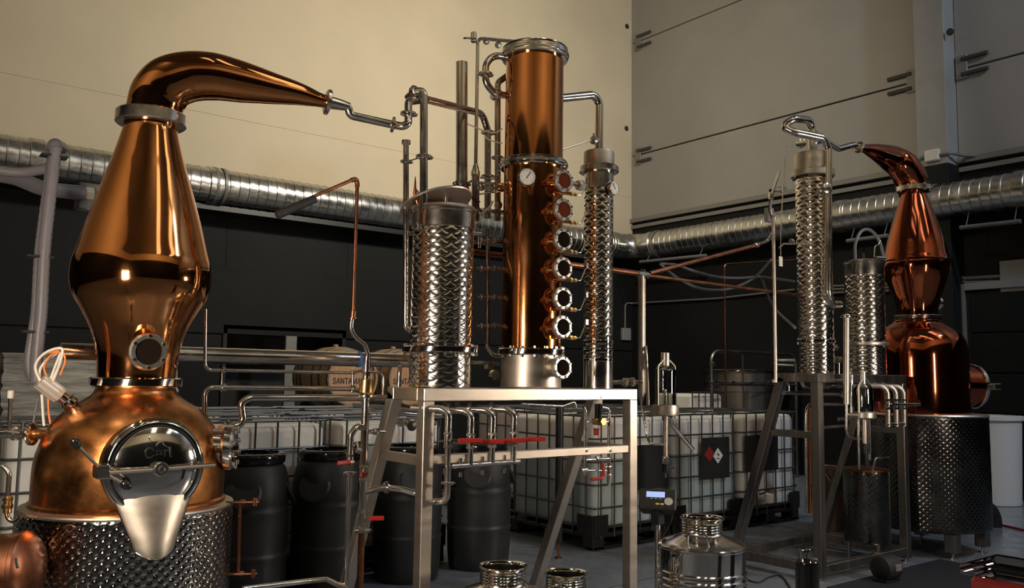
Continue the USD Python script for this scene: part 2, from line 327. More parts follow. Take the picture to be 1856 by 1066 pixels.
# wall-washing floodlights high under the roof
def rect(path, o, aim, w, h, power, col, spread=None):
    L = UsdLux.RectLight.Define(stage, path); L.CreateWidthAttr(w); L.CreateHeightAttr(h); L.CreateIntensityAttr(power/(w*h)); L.CreateColorAttr(Gf.Vec3f(*col))
    R = frame(np.asarray(o, float)-np.asarray(aim, float)); m = np.eye(4); m[:3, :3] = R; m[:3, 3] = o
    L.AddTransformOp().Set(Gf.Matrix4d(*[float(q) for q in m.T.ravel()]))
for i, (o, aim, pw, col) in enumerate((((6.8, 5.6, 6.4), (7.2, 11.7, 5.4), WASH_POWER, WASH_COLOR), ((9.0, -2.5, 9.2), (12.1, 4.0, 4.5), COOL_POWER, COOL_COLOR), ((2.0, -1.5, 8.8), (2.5, -7.0, 6.5), REAR_POWER, WASH_COLOR), ((-1.5, 2.5, 8.8), (-7.0, 2.0, 6.5), REAR_POWER, WASH_COLOR))):
    o, aim = V3(*o), V3(*aim)
    t = thing('wall_washer', ('warm','cool','warm','warm')[i]+' floodlight hanging under the roof and aimed at the '+('left','right','near','far left')[i]+' wall', 'light', (o[0], o[1], CEIL))
    z = (aim-o)/np.linalg.norm(aim-o)
    part(t, 'housing', block(.7, .5, .12, o-z*.09, .01, frame(z)), 'black'); part(t, 'bracket', cyl(o-z*.15, (o[0], o[1], CEIL-.0), .02), 'black')
    rect(str(t.GetPath())+'/bulb', o-np.asarray(bases[str(t.GetPath())]), aim-np.asarray(bases[str(t.GetPath())]), .6, .4, pw, col)

# ---------------------------------------------------------------- spiral ducts
DR = .235
def duct(name, p0, p1, label, collars, hangers=()):
    p0, p1 = V3(*p0), V3(*p1); L = np.linalg.norm(p1-p0); d = (p1-p0)/L
    t = thing(name, label, 'air duct', p0)
    s = .13; prof = []
    z = 0
    while z < L-s:
        prof += [(DR, z), (DR, z+s-.022), (DR+.007, z+s-.014), (DR+.007, z+s-.006)]; z += s
    prof += [(DR, L)]
    part(t, 'spiral_pipe', lathe(prof, 40, True, d, p0), 'galv', 25)
    for c in collars: part(t, 'collar', hollow(DR-.01, DR+.016, c, c+.16, 40, .006, d, p0), 'galv', label='smooth wide joint collar')
    for c in hangers:
        o = p0+d*c; part(t, 'hanger_strap', hollow(DR+.008, DR+.02, -.02, .02, 40, .002, d, o), 'trim')
    return t
zc = 3.99; cx_, cy_ = WALL_X-.36, WALL_Y-.36
xl = lambda px, py: at(px, py, y=cy_)[0]
yr = lambda px, py: at(px, py, x=cx_)[1]
duct('air_duct', (BACK_X+.3, cy_, zc), (cx_-.5, cy_, zc), 'long galvanised spiral duct running along the left wall above the dark band', [xl(v, 340)-BACK_X-.3 for v in (45, 372, 1100)], [xl(v, 340)-BACK_X-.3 for v in (90, 385, 400)])
t = thing('duct_elbow', 'galvanised duct elbow in the corner of the hall', 'air duct', (cx_, cy_, zc))
part(t, 'segment', tube([(cx_-.52, cy_, zc), (cx_, cy_, zc), (cx_, cy_-.52, zc)], DR+.004, .42, 40), 'galv', 25)
part(t, 'collar', hollow(DR-.01, DR+.02, 0, .12, 40, .004, (1, 0, 0), (cx_-.62, cy_, zc)), 'galv'); part(t, 'collar', hollow(DR-.01, DR+.02, 0, .12, 40, .004, (0, 1, 0), (cx_, cy_-.62, zc)), 'galv')
duct('air_duct', (cx_, cy_-.5, zc), (cx_, BACK_Y+.3, zc), 'galvanised spiral duct running along the right wall', [cy_-.5-yr(v, 380) for v in (1520, 1845)], [cy_-.5-yr(v, 420) for v in (1195, 1700)])
# cable tray under the left duct
t = thing('cable_tray', 'black cable tray under the left duct', 'cable tray', (BACK_X+.3, cy_+.1, 3.62))
part(t, 'tray', quadbox(BACK_X+.3, WALL_X-1.2, cy_, WALL_Y-.02, 3.66, 3.70), 'black')
part(t, 'side_rail', quadbox(BACK_X+.3, WALL_X-1.2, cy_-.01, cy_+.005, 3.66, 3.74), 'black')
# brackets on the panel seams
for i, (p, lb) in enumerate((((1156, 77), 'upper seam in the corner'), ((1156, 284), 'middle seam in the corner'), ((1743, 122), 'seam to the right of the pillar'), ((1653, 147), 'seam to the left of the pillar'))):
    o = at(*p, x=WALL_X-.05); t = thing('panel_bracket', f'small grey bracket holding the wall panels at the {lb}', 'bracket', o)
    sgn = -1 if i != 3 else 1
    for s in (-1, 1):
        part(t, 'pin', cyl(o+V3(-.02, .04*sgn*-1*0, s*.11), o+V3(-.02, sgn*.36, s*.11), .03, 10), 'seam')
    part(t, 'plate', block(.03, .16, .34, o, .004), 'trim')
# small anchor holes in the left wall near the corner
for i, p in enumerate(((1136, 48), (1135, 233), (1722, 58))):
    o = at(*p, y=WALL_Y-.02) if i < 2 else at(*p, x=WALL_X-.35)
    solo('wall_plug', lathe([(.05, -.01), (.05, .015), (.03, .025)], 16, z=(0, -1, 0) if i < 2 else (-1, 0, 0), o=o), 'ink', ('black plug in the cream wall near the top of the corner', 'black plug in the cream wall lower down by the corner', 'black plug in the pillar')[i], 'plug')

# ---------------------------------------------------------------- dimpled jackets
def dimpled(R, z0, z1, na, dz, amp, o, sig=.42, per=7, zmargin=0.0):
    """a double-walled steel shell whose outer sheet bulges between staggered spot welds"""
    n = na*per; da = 2*PI*R/na; rows = int((z1-z0)/dz*per)
    th = np.arange(n)*2*PI/n; z = np.linspace(z0, z1, rows+1)
    A, Z = np.meshgrid(th*R, z)
    f_ = np.cos(2*PI*A/da)*np.cos(2*PI*(Z-z0)/dz)
    h = amp*(1-((1+f_)/2)**sig)
    e = np.minimum(Z-z0, z1-Z); h *= np.clip(e/(.3*dz), 0, 1)
    rad = R+h
    v = np.stack([rad*np.cos(A/R), rad*np.sin(A/R), Z], -1).reshape(-1, 3)
    i, k = np.meshgrid(np.arange(rows), np.arange(n), indexing='ij'); k2 = (k+1) % n
    q = np.stack([i*n+k, i*n+k2, (i+1)*n+k2, (i+1)*n+k], -1).reshape(-1, 4)
    f = np.vstack([q[:, [0, 1, 2]], q[:, [0, 2, 3]]])
    return put(trimesh.Trimesh(v, f, process=False), o)
def scaled(R, z0, z1, na, dz, amp, o, w=.0075, step=.0038):
    """a cooling jacket pressed like fish scales: round cells in staggered columns, each lower rim a groove"""
    n = int(2*PI*R/step); rows = int((z1-z0)/step); da = 2*PI*R/na; rc = da*.56
    th = np.arange(n)*2*PI/n; z = np.linspace(z0, z1, rows+1); A, Z = np.meshgrid(th*R, z); U, W = A, Z-z0
    best = np.full(A.shape, 9.); top = np.full(A.shape, -9.); own = np.full(A.shape, 9.); C = []
    for par in (0, .5):
        for i in (-1, 0, 1):
            for j in range(-3, 4):
                cu = (np.floor(U/da-par+.5)+par+i)*da; cw = (np.floor(W/dz-par+.5)+par+j)*dz
                d = np.hypot(U-cu, W-cw); C.append((d, cw)); m = (d < rc) & (cw > top); top = np.where(m, cw, top); own = np.where(m, rc-d, own)
    for d, cw in C: best = np.where((d >= rc) & (cw > top), np.minimum(best, d-rc), best)
    best = np.minimum(best, own); h = amp*(1-np.exp(-(best/w)**2)); h *= np.clip(np.minimum(Z-z0, z1-Z)/(.3*dz), 0, 1)
    v = np.stack([(R+h)*np.cos(A/R), (R+h)*np.sin(A/R), Z], -1).reshape(-1, 3)
    i, k = np.meshgrid(np.arange(rows), np.arange(n), indexing='ij'); k2 = (k+1) % n
    q = np.stack([i*n+k, i*n+k2, (i+1)*n+k2, (i+1)*n+k], -1).reshape(-1, 4)
    return put(trimesh.Trimesh(v, np.vstack([q[:, [0, 1, 2]], q[:, [0, 2, 3]]]), process=False), o)
# ---------------------------------------------------------------- pot stills
def sight(t, o, z, r, neck, mt_ring='ring', mt_neck='copper_col', bolts=8, gl='dark_glass', name='sight_glass', up=(0, 0, 1), depth=None):
    """a round sight glass: ring, bolts, pane and the short neck behind it"""
    z = np.asarray(z, float)/np.linalg.norm(z); d = r*.5 if depth is None else depth
    g = part(t, name, hollow(r*.70, r, -d, 0, 40, r*.10, z, o), mt_ring)
    part(g, 'pane', lathe([(r*.74, -d*.5), (r*.74, -d*.22)], 32, z=z, o=o), gl)
    part(g, 'neck', cyl(np.asarray(o)-z*(d+neck), np.asarray(o)-z*d*.9, r*.8, 28), mt_neck)
    F = frame(z, up)
    for k in range(bolts):
        a = (k+.5)*2*PI/bolts; part(g, 'bolt', hexnut(np.asarray(o)+(F[:, 0]*math.cos(a)+F[:, 1]*math.sin(a))*r*.84, z, r*.11, r*.1), 'steel')
    return g
def manhole(t, o, z, r, neck_len, mt_neck, hinge_side=-1, tilt=.04, knobs=True, logo=True):
    """a round manway: neck, clamping ring, domed lid with its bar, hand wheel, hinge and emblem"""
    z = np.asarray(z, float); z /= np.linalg.norm(z); o = np.asarray(o, float); F = frame(z); X, Y = F[:, 0], F[:, 1]
    n = part(t, 'manhole_neck', cyl(o-z*neck_len, o+z*.004, r*.96, 48, .003), mt_neck)
    part(t, 'manhole_ring', hollow(r*.9, r*1.04, -.02, .018, 64, .006, z, o), 'mirror')
    ld = part(t, 'manhole_lid', lathe([(r*.99, .012), (r*1.0, .02), (r*.985, .03), (r*.93, .034), (r*.88, .030), (r*.84, .033), (r*.72, .046), (r*.5, .058), (r*.25, .064), (0, .066)], 64, True, z, o), 'mirror', 60)
    for s_ in (1.,):
        bx_ = []
        c = o+z*.085
        part(ld, 'clamp_bar', cyl(c-X*r*1.10*-hinge_side*-1, c+X*r*1.18*-hinge_side*-1+Y*.0, .009, 10) if False else cyl(c-X*r*1.12+Y*tilt*-.1, c+X*r*1.16+Y*tilt*.1, .0095, 10), 'steel')
    part(ld, 'hand_wheel', cat(put(hollow(.016, .030, 0, .022, 24, .004), c+z*.004, z), cyl(o+z*.05, c+z*.03, .012, 12)), 'steel')
    h = o+X*r*1.1*hinge_side+z*.075
    part(t, 'hinge_block', block(.05, .055, .08, h-z*.015, .006, F), 'steel')
    if knobs:
        for (dx, dy) in ((-.105, .115), (.085, -.055)):
            e = h+z*.02+X*dx*(-hinge_side)+Y*dy
            lv = part(t, 'lever', cyl(h+z*.012, e, .006, 8), 'steel')
            dd = (e-h)/np.linalg.norm(e-h); part(lv, 'lever_knob', lathe([(.006, -.024), (.017, -.012), (.0185, .004), (.012, .02), (0, .026)], 16, z=dd, o=e), 'gloss_black', 60)
    if logo:
        tm = meshkit.text_mesh('Carl', r*.22, .006); tm.vertices[:, 0] -= tm.bounds[:, 0].mean(); R = np.eye(4); R[:3, :3] = F
        tm.apply_transform(R); tm.vertices += o+Y*r*.22+z*.0575
        part(ld, 'emblem', tm, 'steel', label='raised lettering Carl')
        pk = [o+z*.0555+X*a*r+Y*b*r for a, b in ((-.06, .47), (-.02, .53), (.06, .56), (.1, .48), (.2, .42))]
        part(ld, 'emblem_outline', cat(sweep(pk, .0035, 8), sweep([o+z*.050+X*a*r+Y*b*r for a, b in ((-.2, .66), (-.17, .58), (-.05, .56), (-.02, .62))], .0035, 8)), 'steel')
    return ld
def flange(t, o, r, h, name='flange', mt='mirror', bolts=0, z=(0, 0, 1), ri=None):
    g = part(t, name, hollow((ri or r*.7), r, 0, h, 56, min(.006, h*.25), z, o), mt)
    F = frame(z); z = np.asarray(z, float)
    for k in range(bolts):
        a = (k+.5)*2*PI/bolts; part(g, 'bolt', hexnut(np.asarray(o)+(F[:, 0]*math.cos(a)+F[:, 1]*math.sin(a))*(r-.012)+z*-.012, z, .008, h+.024), 'steel')
    return g
def smoothprof(P, n=6):
    s = spline([(a, b, 0) for a, b in P], n); return [(max(a, 0), b) for a, b, _ in s]

# --- the big still on the left
a0 = at(247, 700, d=3.95); SX, SY = a0[0], a0[1]
O = V3(SX, SY, 0); NY = V3(0, -1, 0)
s1 = thing('pot_still', 'large copper pot still with onion helmet and long swan neck at the left', 'still', O)
part(s1, 'jacket', dimpled(.445, .10, .892, 62, .045, .0052, O, 4., 10), 'jacket', True)
part(s1, 'jacket_top', lathe([(.40, .885), (.448, .888), (.452, .896), (.448, .903), (.39, .912)], 72, False, o=O), 'satin')
part(s1, 'jacket_floor', lathe([(.05, .06), (.40, .075), (.446, .105)], 72, True, o=O), 'satin')
for k in range(4):
    a = PI/4+k*PI/2; part(s1, 'leg', cyl((SX+.33*math.cos(a), SY+.33*math.sin(a), 0), (SX+.33*math.cos(a), SY+.33*math.sin(a), .09), .035), 'satin')
P = [(.403, .905), (.404, .95), (.404, 1.02), (.400, 1.09), (.388, 1.148), (.352, 1.243), (.288, 1.321), (.222, 1.364), (.186, 1.39), (.170, 1.42), (.169, 1.432)]
part(s1, 'pot', lathe(smoothprof(P), 96, True, o=O), 'copper_pot', 60)
part(s1, 'pot_skirt', lathe([(.405, .905), (.414, .912), (.414, .922), (.404, .93)], 96, False, o=O), 'copper_pot')
flange(s1, O+V3(0, 0, 1.428), .200, .042, 'clamp_ring', 'mirror', ri=.165)
P = [(.169, 1.468), (.171, 1.50), (.178, 1.582), (.196, 1.655), (.220, 1.715), (.255, 1.78), (.288, 1.838), (.305, 1.90), (.307, 1.95), (.302, 2.0), (.285, 2.06), (.244, 2.212), (.185, 2.41), (.155, 2.51), (.124, 2.63), (.122, 2.668)]
part(s1, 'helmet', lathe(smoothprof(P), 96, True, o=O), 'copper', 60)
flange(s1, O+V3(0, 0, 2.662), .158, .06, 'neck_flange', 'steel', 0, ri=.11)
def neck_path(rows):
    """the neck's centre line and radii from its outline: pixel, radius in pixels, camera depth"""
    P = [at(x, y, d=d) for x, y, r, d in rows]; c = spline(P, 8); u = np.linspace(0, len(rows)-1, len(c)); return c, np.interp(u, range(len(rows)), [r*d/FPX for x, y, r, d in rows])
cl, rr = neck_path([(277, 210, 47, 4.08), (281, 196, 48, 4.085), (289, 172, 49, 4.09), (309, 150, 48, 4.10), (345, 139, 45, 4.13), (388, 139, 42.5, 4.16), (440, 149, 37, 4.20), (490, 159.5, 29, 4.24), (540, 170, 20.5, 4.28), (575, 180, 13.5, 4.31), (594, 185, 10.5, 4.33)])
tip = cl[-1]
part(s1, 'swan_neck', sweep(cl, rr, 56), 'copper', 60)
part(s1, 'outlet_clamp', clampmesh(tip, tip-cl[-4], .034), 'steel')
sight(s1, O+V3(-.022, -.262, 1.584), V3(.0, -1, 0), .082, .09, 'ring', 'copper', 6)
MH = O+V3(-.032, -.455, 1.105)
mz = V3(.0, -1, 0)
manhole(s1, MH, mz, .194, .12, 'copper_pot')
# spill chute under the manhole
sv, sf = [], []
NU, NV = 25, 12
for lay in (0, 1):
    for i in range(NV+1):
        q = i/NV; wdt = .200*(1-q)+.074*q; yy = -.455-.07*q-.03; zz = 1.09-.31*q
        for j in range(NU+1):
            u = j/NU*2-1; x = u*wdt; zt_ = zz-(0 if i < NV else .03*(1-u*u)); bow = .055*(u*u)*(1-.3*q)
            if i == 0: zt_ += 0
            sv.append((SX-.03+x, SY+yy+bow-.004*lay, zt_+.02*(abs(u)**2)*(1-q)))
W1 = NU+1; N1 = (NV+1)*W1
for i in range(NV):
    for j in range(NU):
        a = i*W1+j; sf += [(a, a+1, a+W1+1), (a, a+W1+1, a+W1)]; a += N1; sf += [(a, a+W1+1, a+1), (a, a+W1, a+W1+1)]
edge = [i*W1 for i in range(NV+1)]+[NV*W1+j for j in range(1, W1)]+[i*W1+NU for i in range(NV-1, -1, -1)]+[j for j in range(NU-1, 0, -1)]
for a, b in zip(edge, edge[1:]+edge[:1]): sf += [(a, b, b+N1), (a, b+N1, a+N1)]
part(s1, 'spill_chute', trimesh.Trimesh(np.array(sv), np.array(sf), process=False), 'satin', 50)
rim = [sv[i*W1] for i in range(NV+1)]+[sv[NV*W1+j] for j in range(1, W1)]+[sv[i*W1+NU] for i in range(NV-1, -1, -1)]
part(s1, 'chute_rim', sweep(np.array(rim), .004, 8), 'mirror')
# side manway on the right
sz = V3(.86, -.50, 0); sz /= np.linalg.norm(sz)
so = at(416, 812, d=3.95); so = O+V3(0, 0, so[2])+sz*.455
sight(s1, so, sz, .105, .10, 'mirror', 'mirror', 10, name='side_sight_glass', depth=.05)
# inlet stub and valve on the left of the pot
p0 = O+V3(-.30, -.20, 1.205)
pl_ = at(72, 785, d=3.75)
part(s1, 'inlet_stub', tube([O+V3(-.25, -.12, 1.2), at(72, 787, d=3.72), at(60, 787, d=3.72)], .022, .04), 'copper_pot')
part(s1, 'inlet_clamp', clampmesh(at(58, 787, d=3.72), at(40, 787, d=3.72)-at(58, 787, d=3.72), .026), 'steel')
# wiring gland with its cables on the shoulder
g0, g1 = at(133, 735, d=3.78), at(72, 690, d=3.70)
gz = g1-g0; gz /= np.linalg.norm(gz)
cb = part(s1, 'connector_body', cat(*[cyl(g0+gz*.07+q, g1+q, .013, 8) for q in [frame(gz)@V3(.026*math.cos(k*PI/4), .026*math.sin(k*PI/4), 0) for k in range(8)]], cyl(g0+gz*.07, g1-gz*.005, .03, 16)), 'aluminium', label='ribbed cast connector for the cables')
part(cb, 'collar', lathe([(.028, 0), (.036, .01), (.036, .03), (.026, .04), (.026, .07)], 20, z=gz, o=g0), 'mirror'); part(cb, 'socket', cyl(g0-gz*.06, g0+gz*.01, .02), 'black')
for i, (pts, mt_) in enumerate((([(78, 700), (64, 665), (82, 640), (112, 632), (108, 660), (96, 690)], 'wire_white'), ([(88, 690), (80, 665), (95, 642), (113, 640), (118, 655), (109, 680)], 'wire_orange'), ([(70, 690), (66, 660), (80, 643), (100, 637), (108, 634)], 'wire_orange'), ([(92, 688), (100, 665), (110, 640)], 'wire_white'), ([(75, 700), (72, 672), (88, 650), (104, 640)], 'wire_white'), ([(76, 715), (78, 750), (80, 772)], 'wire_white'), ([(87, 718), (88, 745), (91, 768)], 'wire_orange'), ([(70, 720), (63, 750), (60, 770)], 'hose_grey'))):
    part(s1, 'cable', hose([at(*p, d=3.70+.004*i) for p in pts], .004 if mt_ != 'wire_white' else .006, 8), mt_)
# brass drain line on the jacket's right
p = [at(435, 910, d=3.95), at(432, 1040, d=3.95)]
part(s1, 'level_tube', cyl(*p, .008), 'copper_pipe')
for q in p:
    part(s1, 'level_tap', cat(cyl(q-V3(.06, -.02, 0), q+V3(.07, -.05, 0), .006), hexnut(q, (1, -.3, 0), .012, .024), cyl(q+V3(.055, -.04, -.018), q+V3(.055, -.04, .018), .011)), 'copper_pipe')
# --- swan-neck vapour line to the condenser side
def pipe_thing(name, label, cat_, base, runs, group=None):
    t = thing(name, label, cat_, base)
    for nm, pts, r, bend, mt_ in runs: part(t, nm, tube(pts, r, bend, 14), mt_)
    return t

# ---------------------------------------------------------------- the middle distilling stand
TX0, TX1, TY, ZT, S = 2.323, 3.862, 3.675, 1.434, .066
TB = TY+.37
def stand(x0, x1, y0, yb, zt, s, yf, zr, label, mt='satin', feet=True, rail=True):
    t = thing('still_stand', label, 'stand', ((x0+x1)/2, y0, 0))
    h = s/2
    for y, nm in ((y0+h, 'front_beam'), (yb-h, 'back_beam')): part(t, nm, bar((x0, y, zt-h), (x1, y, zt-h), s, s), mt)
    for x in (x0+h, x1-h):
        part(t, 'side_beam', bar((x, y0+s, zt-h), (x, yb-s, zt-h), s, s), mt)
        part(t, 'front_leg', bar((x, y0+h, .03), (x, y0+h, zt-s), s, s, (0, 1, 0)), mt)
        part(t, 'back_leg', bar((x, yf, .03), (x, yb-h, zt-s*.5), s, s, (1, 0, 0)), mt)
        part(t, 'side_rail', bar((x, y0+s, zr-h), (x, yb-h+(yf-yb+h)*(1-(zr)/(zt))-h, zr-h), s*.75, s*.75), mt)
        if feet: part(t, 'foot_beam', bar((x, y0+s, .09), (x, yf-h, .09), s, s), mt)
        for y in (y0+h, yf): part(t, 'levelling_foot', cat(cyl((x, y, 0), (x, y, .012), .028), cyl((x, y, .01), (x, y, .06), .009)), 'steel')
    if rail: part(t, 'front_rail', bar((x0+s, y0+h, zr-h*.8), (x1-s, y0+h, zr-h*.8), s*.7, s*.7), mt)
    if feet:
        for y in (y0+h, yf): part(t, 'foot_beam', bar((x0+h+.02, y, .09), (x1-h-.02, y, .09), s*.9, s*.9), mt)
    part(t, 'top_plate', quadbox(x0+s, x1-s, y0+s, yb-s, zt-.012, zt-.002, .002), mt)
    return t
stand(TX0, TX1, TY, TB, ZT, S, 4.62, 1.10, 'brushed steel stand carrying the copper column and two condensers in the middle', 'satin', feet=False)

# condenser tank on the stand's left end
CX, CY = 2.537, 3.86
O = V3(CX, CY, 0)
t = thing('condenser', 'wide dimpled steel condenser tank at the left end of the middle stand', 'condenser', (CX, CY, ZT))
part(t, 'base_drum', scaled(.164, ZT+.004, 1.622, 10, .042, .0020, O), 'dimple', True)
flange(t, O+V3(0, 0, 1.618), .205, .036, 'flange', 'mirror', 14, ri=.15)
part(t, 'jacket', scaled(.166, 1.654, 2.292, 10, .050, .0023, O), 'dimple', True)
part(t, 'top_band', lathe([(.166, 2.285), (.172, 2.29), (.172, 2.372), (.176, 2.376), (.176, 2.388), (.15, 2.394)], 64, True, o=O), 'steel')
ld = part(t, 'lid', lathe([(.172, 2.392), (.178, 2.398), (.172, 2.408), (.12, 2.418), (0, 2.43)], 64, True, o=O+V3(0, .0, .0)), 'satin')
part(ld, 'lid_knob', cat(cyl(O+V3(.0, -.02, 2.42), O+V3(.0, -.02, 2.475), .010), cyl(O+V3(.018, .02, 2.42), O+V3(.018, .02, 2.465), .008)), 'steel')
part(t, 'open_cover', lathe([(.20, -.006), (.205, 0), (.20, .006), (.1, .03), (0, .04)], 48, True, V3(-.12, .35, 1), O+V3(-.01, .06, 2.44)), 'satin', label='thin round cover tilted on top of the tank')
part(t, 'latch', cat(cyl(O+V3(-.168, -.04, 2.28), O+V3(-.20, -.05, 2.28), .014), hexnut(O+V3(-.19, -.048, 2.28), (-1, -.2, 0), .02, .02)), 'steel')
part(t, 'latch', cat(cyl(O+V3(.16, -.06, 2.28), O+V3(.20, -.08, 2.28), .012), cyl(O+V3(.19, -.075, 2.20), O+V3(.19, -.075, 2.30), .009)), 'steel')
for k, (q, w) in enumerate(((757, 338), (752, 322))):
    a = at(764-4*k, 378, y=CY+.02); part(t, 'bottle_brush', sweep([a, at(q, 350, y=CY+.02), at(w and (750+3*k), w-2, y=CY+.02)], [.012, .010, .002], 10), 'copper_pipe', label='bristly cleaning rod standing on the lid')
# copper column
KX, KY = 3.175, 3.87
O = V3(KX, KY, 0)
t = thing('copper_column', 'tall copper rectifying column with round sight glasses on the middle stand', 'column still', (KX, KY, ZT))
part(t, 'base', lathe([(.178, ZT), (.180, ZT+.004), (.176, ZT+.01), (.176, 1.625)], 64, True, o=O), 'satin', label='satin steel base drum')
flange(t, O+V3(0, 0, 1.622), .197, .04, 'flange', 'mirror', 16, ri=.15)
part(t, 'lower_column', lathe([(.176, 1.66), (.176, 2.725)], 96, True, o=O), 'copper_col', 60)
flange(t, O+V3(0, 0, 2.725), .200, .052, 'flange', 'mirror', 0, ri=.15); flange(t, O+V3(0, 0, 2.742), .207, .018, 'flange_band', 'steel', 0, ri=.19)
part(t, 'upper_column', lathe([(.174, 2.775), (.174, 3.395)], 96, True, o=O), 'copper', 60)
flange(t, O+V3(0, 0, 3.395), .200, .060, 'flange', 'steel', 0, ri=.15); flange(t, O+V3(0, 0, 3.415), .207, .02, 'flange_band', 'steel', 0, ri=.19)
part(t, 'top_cover', lathe([(.198, 3.452), (.20, 3.458), (.198, 3.464), (.03, 3.47)], 64, True, o=O), 'steel')
NZ = V3(-.03, -1, 0)
for k, py_ in enumerate((325, 378, 433, 485, 540, 592)):
    z = at(1003, py_, y=KY-.24)[2]
    g = sight(t, V3(KX+.018, KY-.262, z), NZ, .066, .07, 'ring', 'copper_col', 8, 'amber_glass' if k < 2 else 'dark_glass')
    dn = V3(KX+.018, KY-.20, z-.055)
    part(g, 'drain_tube', tube([dn+V3(-.02, .02, 0), dn+V3(.09, -.01, 0)], .011, .02), 'copper_col'); part(g, 'drain_nut', cat(hexnut(dn+V3(.09, -.01, 0), (1, -.1, 0), .014, .02), hexnut(dn+V3(.125, -.01, 0), (1, -.1, 0), .012, .016)), 'brass')
    part(g, 'sample_tube', tube([dn+V3(.10, -.01, 0), dn+V3(.175, -.01, 0), dn+V3(.215, -.01, .075)], .004, .02, 8), 'steel'); part(g, 'sample_tag', block(.022, .01, .036, dn+V3(.225, -.01, .095), .003), 'steel')
    part(g, 'side_stub', cat(cyl((KX-.055, KY-.16, z-.012), (KX-.058, KY-.21, z-.012), .018), cyl((KX-.058, KY-.20, z-.012), (KX-.03, KY-.235, z-.012), .012)), 'copper_col')
z = at(1000, 666, y=KY-.24)[2]
sight(t, V3(KX+.018, KY-.262, z), NZ, .066, .07, 'ring', 'satin', 8, name='base_sight_glass')
gd = V3(.635, .773, 0)
g = part(t, 'thermometer', lathe([(.046, -.02), (.05, -.016), (.052, .004), (.048, .010), (.045, .004)], 40, True, V3(-.34, -.94, .0), at(955, 321, y=KY-.215)), 'mirror')
go, gz = at(955, 321, y=KY-.215), V3(-.34, -.94, 0)
def dial(g, o, z, r, ang):
    z = np.asarray(z, float)/np.linalg.norm(z); F = frame(z)
    part(g, 'dial', lathe([(r*.9, 0), (r*.9, .003)], 36, True, z, o+z*.006), 'dial')
    tk = []
    for k in range(13):
        a = math.radians(225-k*22.5); c = o+z*.0095+(F[:, 0]*math.cos(a)+F[:, 1]*math.sin(a))*r*.74
        tk.append(bar(c-(F[:, 0]*math.cos(a)+F[:, 1]*math.sin(a))*r*.09, c+(F[:, 0]*math.cos(a)+F[:, 1]*math.sin(a))*r*.09, .0022, .001, z, .0002))
    part(g, 'scale_marks', cat(*tk), 'ink')
    dv = F[:, 0]*math.cos(ang)+F[:, 1]*math.sin(ang); part(g, 'needle', bar(o+z*.011-dv*r*.2, o+z*.011+dv*r*.7, .004, .0015, z, .0003), 'ink')
dial(g, go, gz, .05, 1.0)
part(t, 'thermometer_stem', cyl(go-V3(-.34, -.94, 0)*.06, go-V3(-.34, -.94, 0)*.015, .012), 'steel')
# slim column condenser at the right end
QX, QY = 3.722, 3.88
O = V3(QX, QY, 0)
t = thing('condenser', 'slim tall dimpled steel condenser at the right end of the middle stand', 'condenser', (QX, QY, ZT))
part(t, 'base_tube', lathe([(.092, ZT), (.092, 1.60)], 48, True, o=O), 'steel', 60)
for z in (1.60, 1.655, 1.71): part(t, 'ring_band', hollow(.085, .0945, z, z+.02, 48, .003, o=O), 'mirror')
part(t, 'jacket', scaled(.0905, 1.60, 2.70, 6, .050, .0022, O), 'dimple', True)
part(t, 'upper_tube', lathe([(.0935, 2.69), (.0935, 2.80)], 48, True, o=O), 'steel', 60)
flange(t, O+V3(0, 0, 2.795), .126, .042, 'flange', 'steel', 0, ri=.085)
part(t, 'head_drum', lathe([(.096, 2.837), (.098, 2.84), (.098, 2.925), (.094, 2.932), (.03, 2.936)], 48, True, o=O), 'satin')
go, gz = at(1112, 341, y=QY-.12), V3(.15, -1, 0)
g = part(t, 'thermometer', lathe([(.040, -.022), (.046, -.016), (.047, .004), (.044, .010), (.040, .004)], 40, True, gz, go), 'mirror'); dial(g, go, gz, .046, 2.2)
part(t, 'thermometer_stem', tube([go-gz/np.linalg.norm(gz)*.02, go+V3(-.012, .05, 0), go+V3(-.05, .06, .03)], .012, .02), 'steel')
# ---------------------------------------------------------------- pipework round the middle stand
def poly(y, *pp): return [at(a, b, y=y) for a, b in pp]
def run(name, label, pts, r, bend=.05, mt_='steel', cl=(), flg=(), cat_='pipe', arm=None, group=None, mt2='steel'):
    """a pipe run: its tube, clamps at the given points (point, direction) and collars"""
    t = thing(name, label, cat_, pts[0], group)
    part(t, 'tube', tube(pts, r, bend, 14), mt_)
    if arm: part(t, 'fixing_arm', cyl(arm[0], arm[1], .012), mt2)
    for o, d in cl: part(t, 'clamp', clampmesh(o, d, r*1.04), mt2)
    for o, d in flg: part(t, 'collar', lathe([(r, -.012), (r*1.55, -.01), (r*1.55, .01), (r, .012)], 24, z=d, o=o), mt2)
    return t
UP, XD, YD = V3(0, 0, 1), V3(1, 0, 0), V3(0, 1, 0)
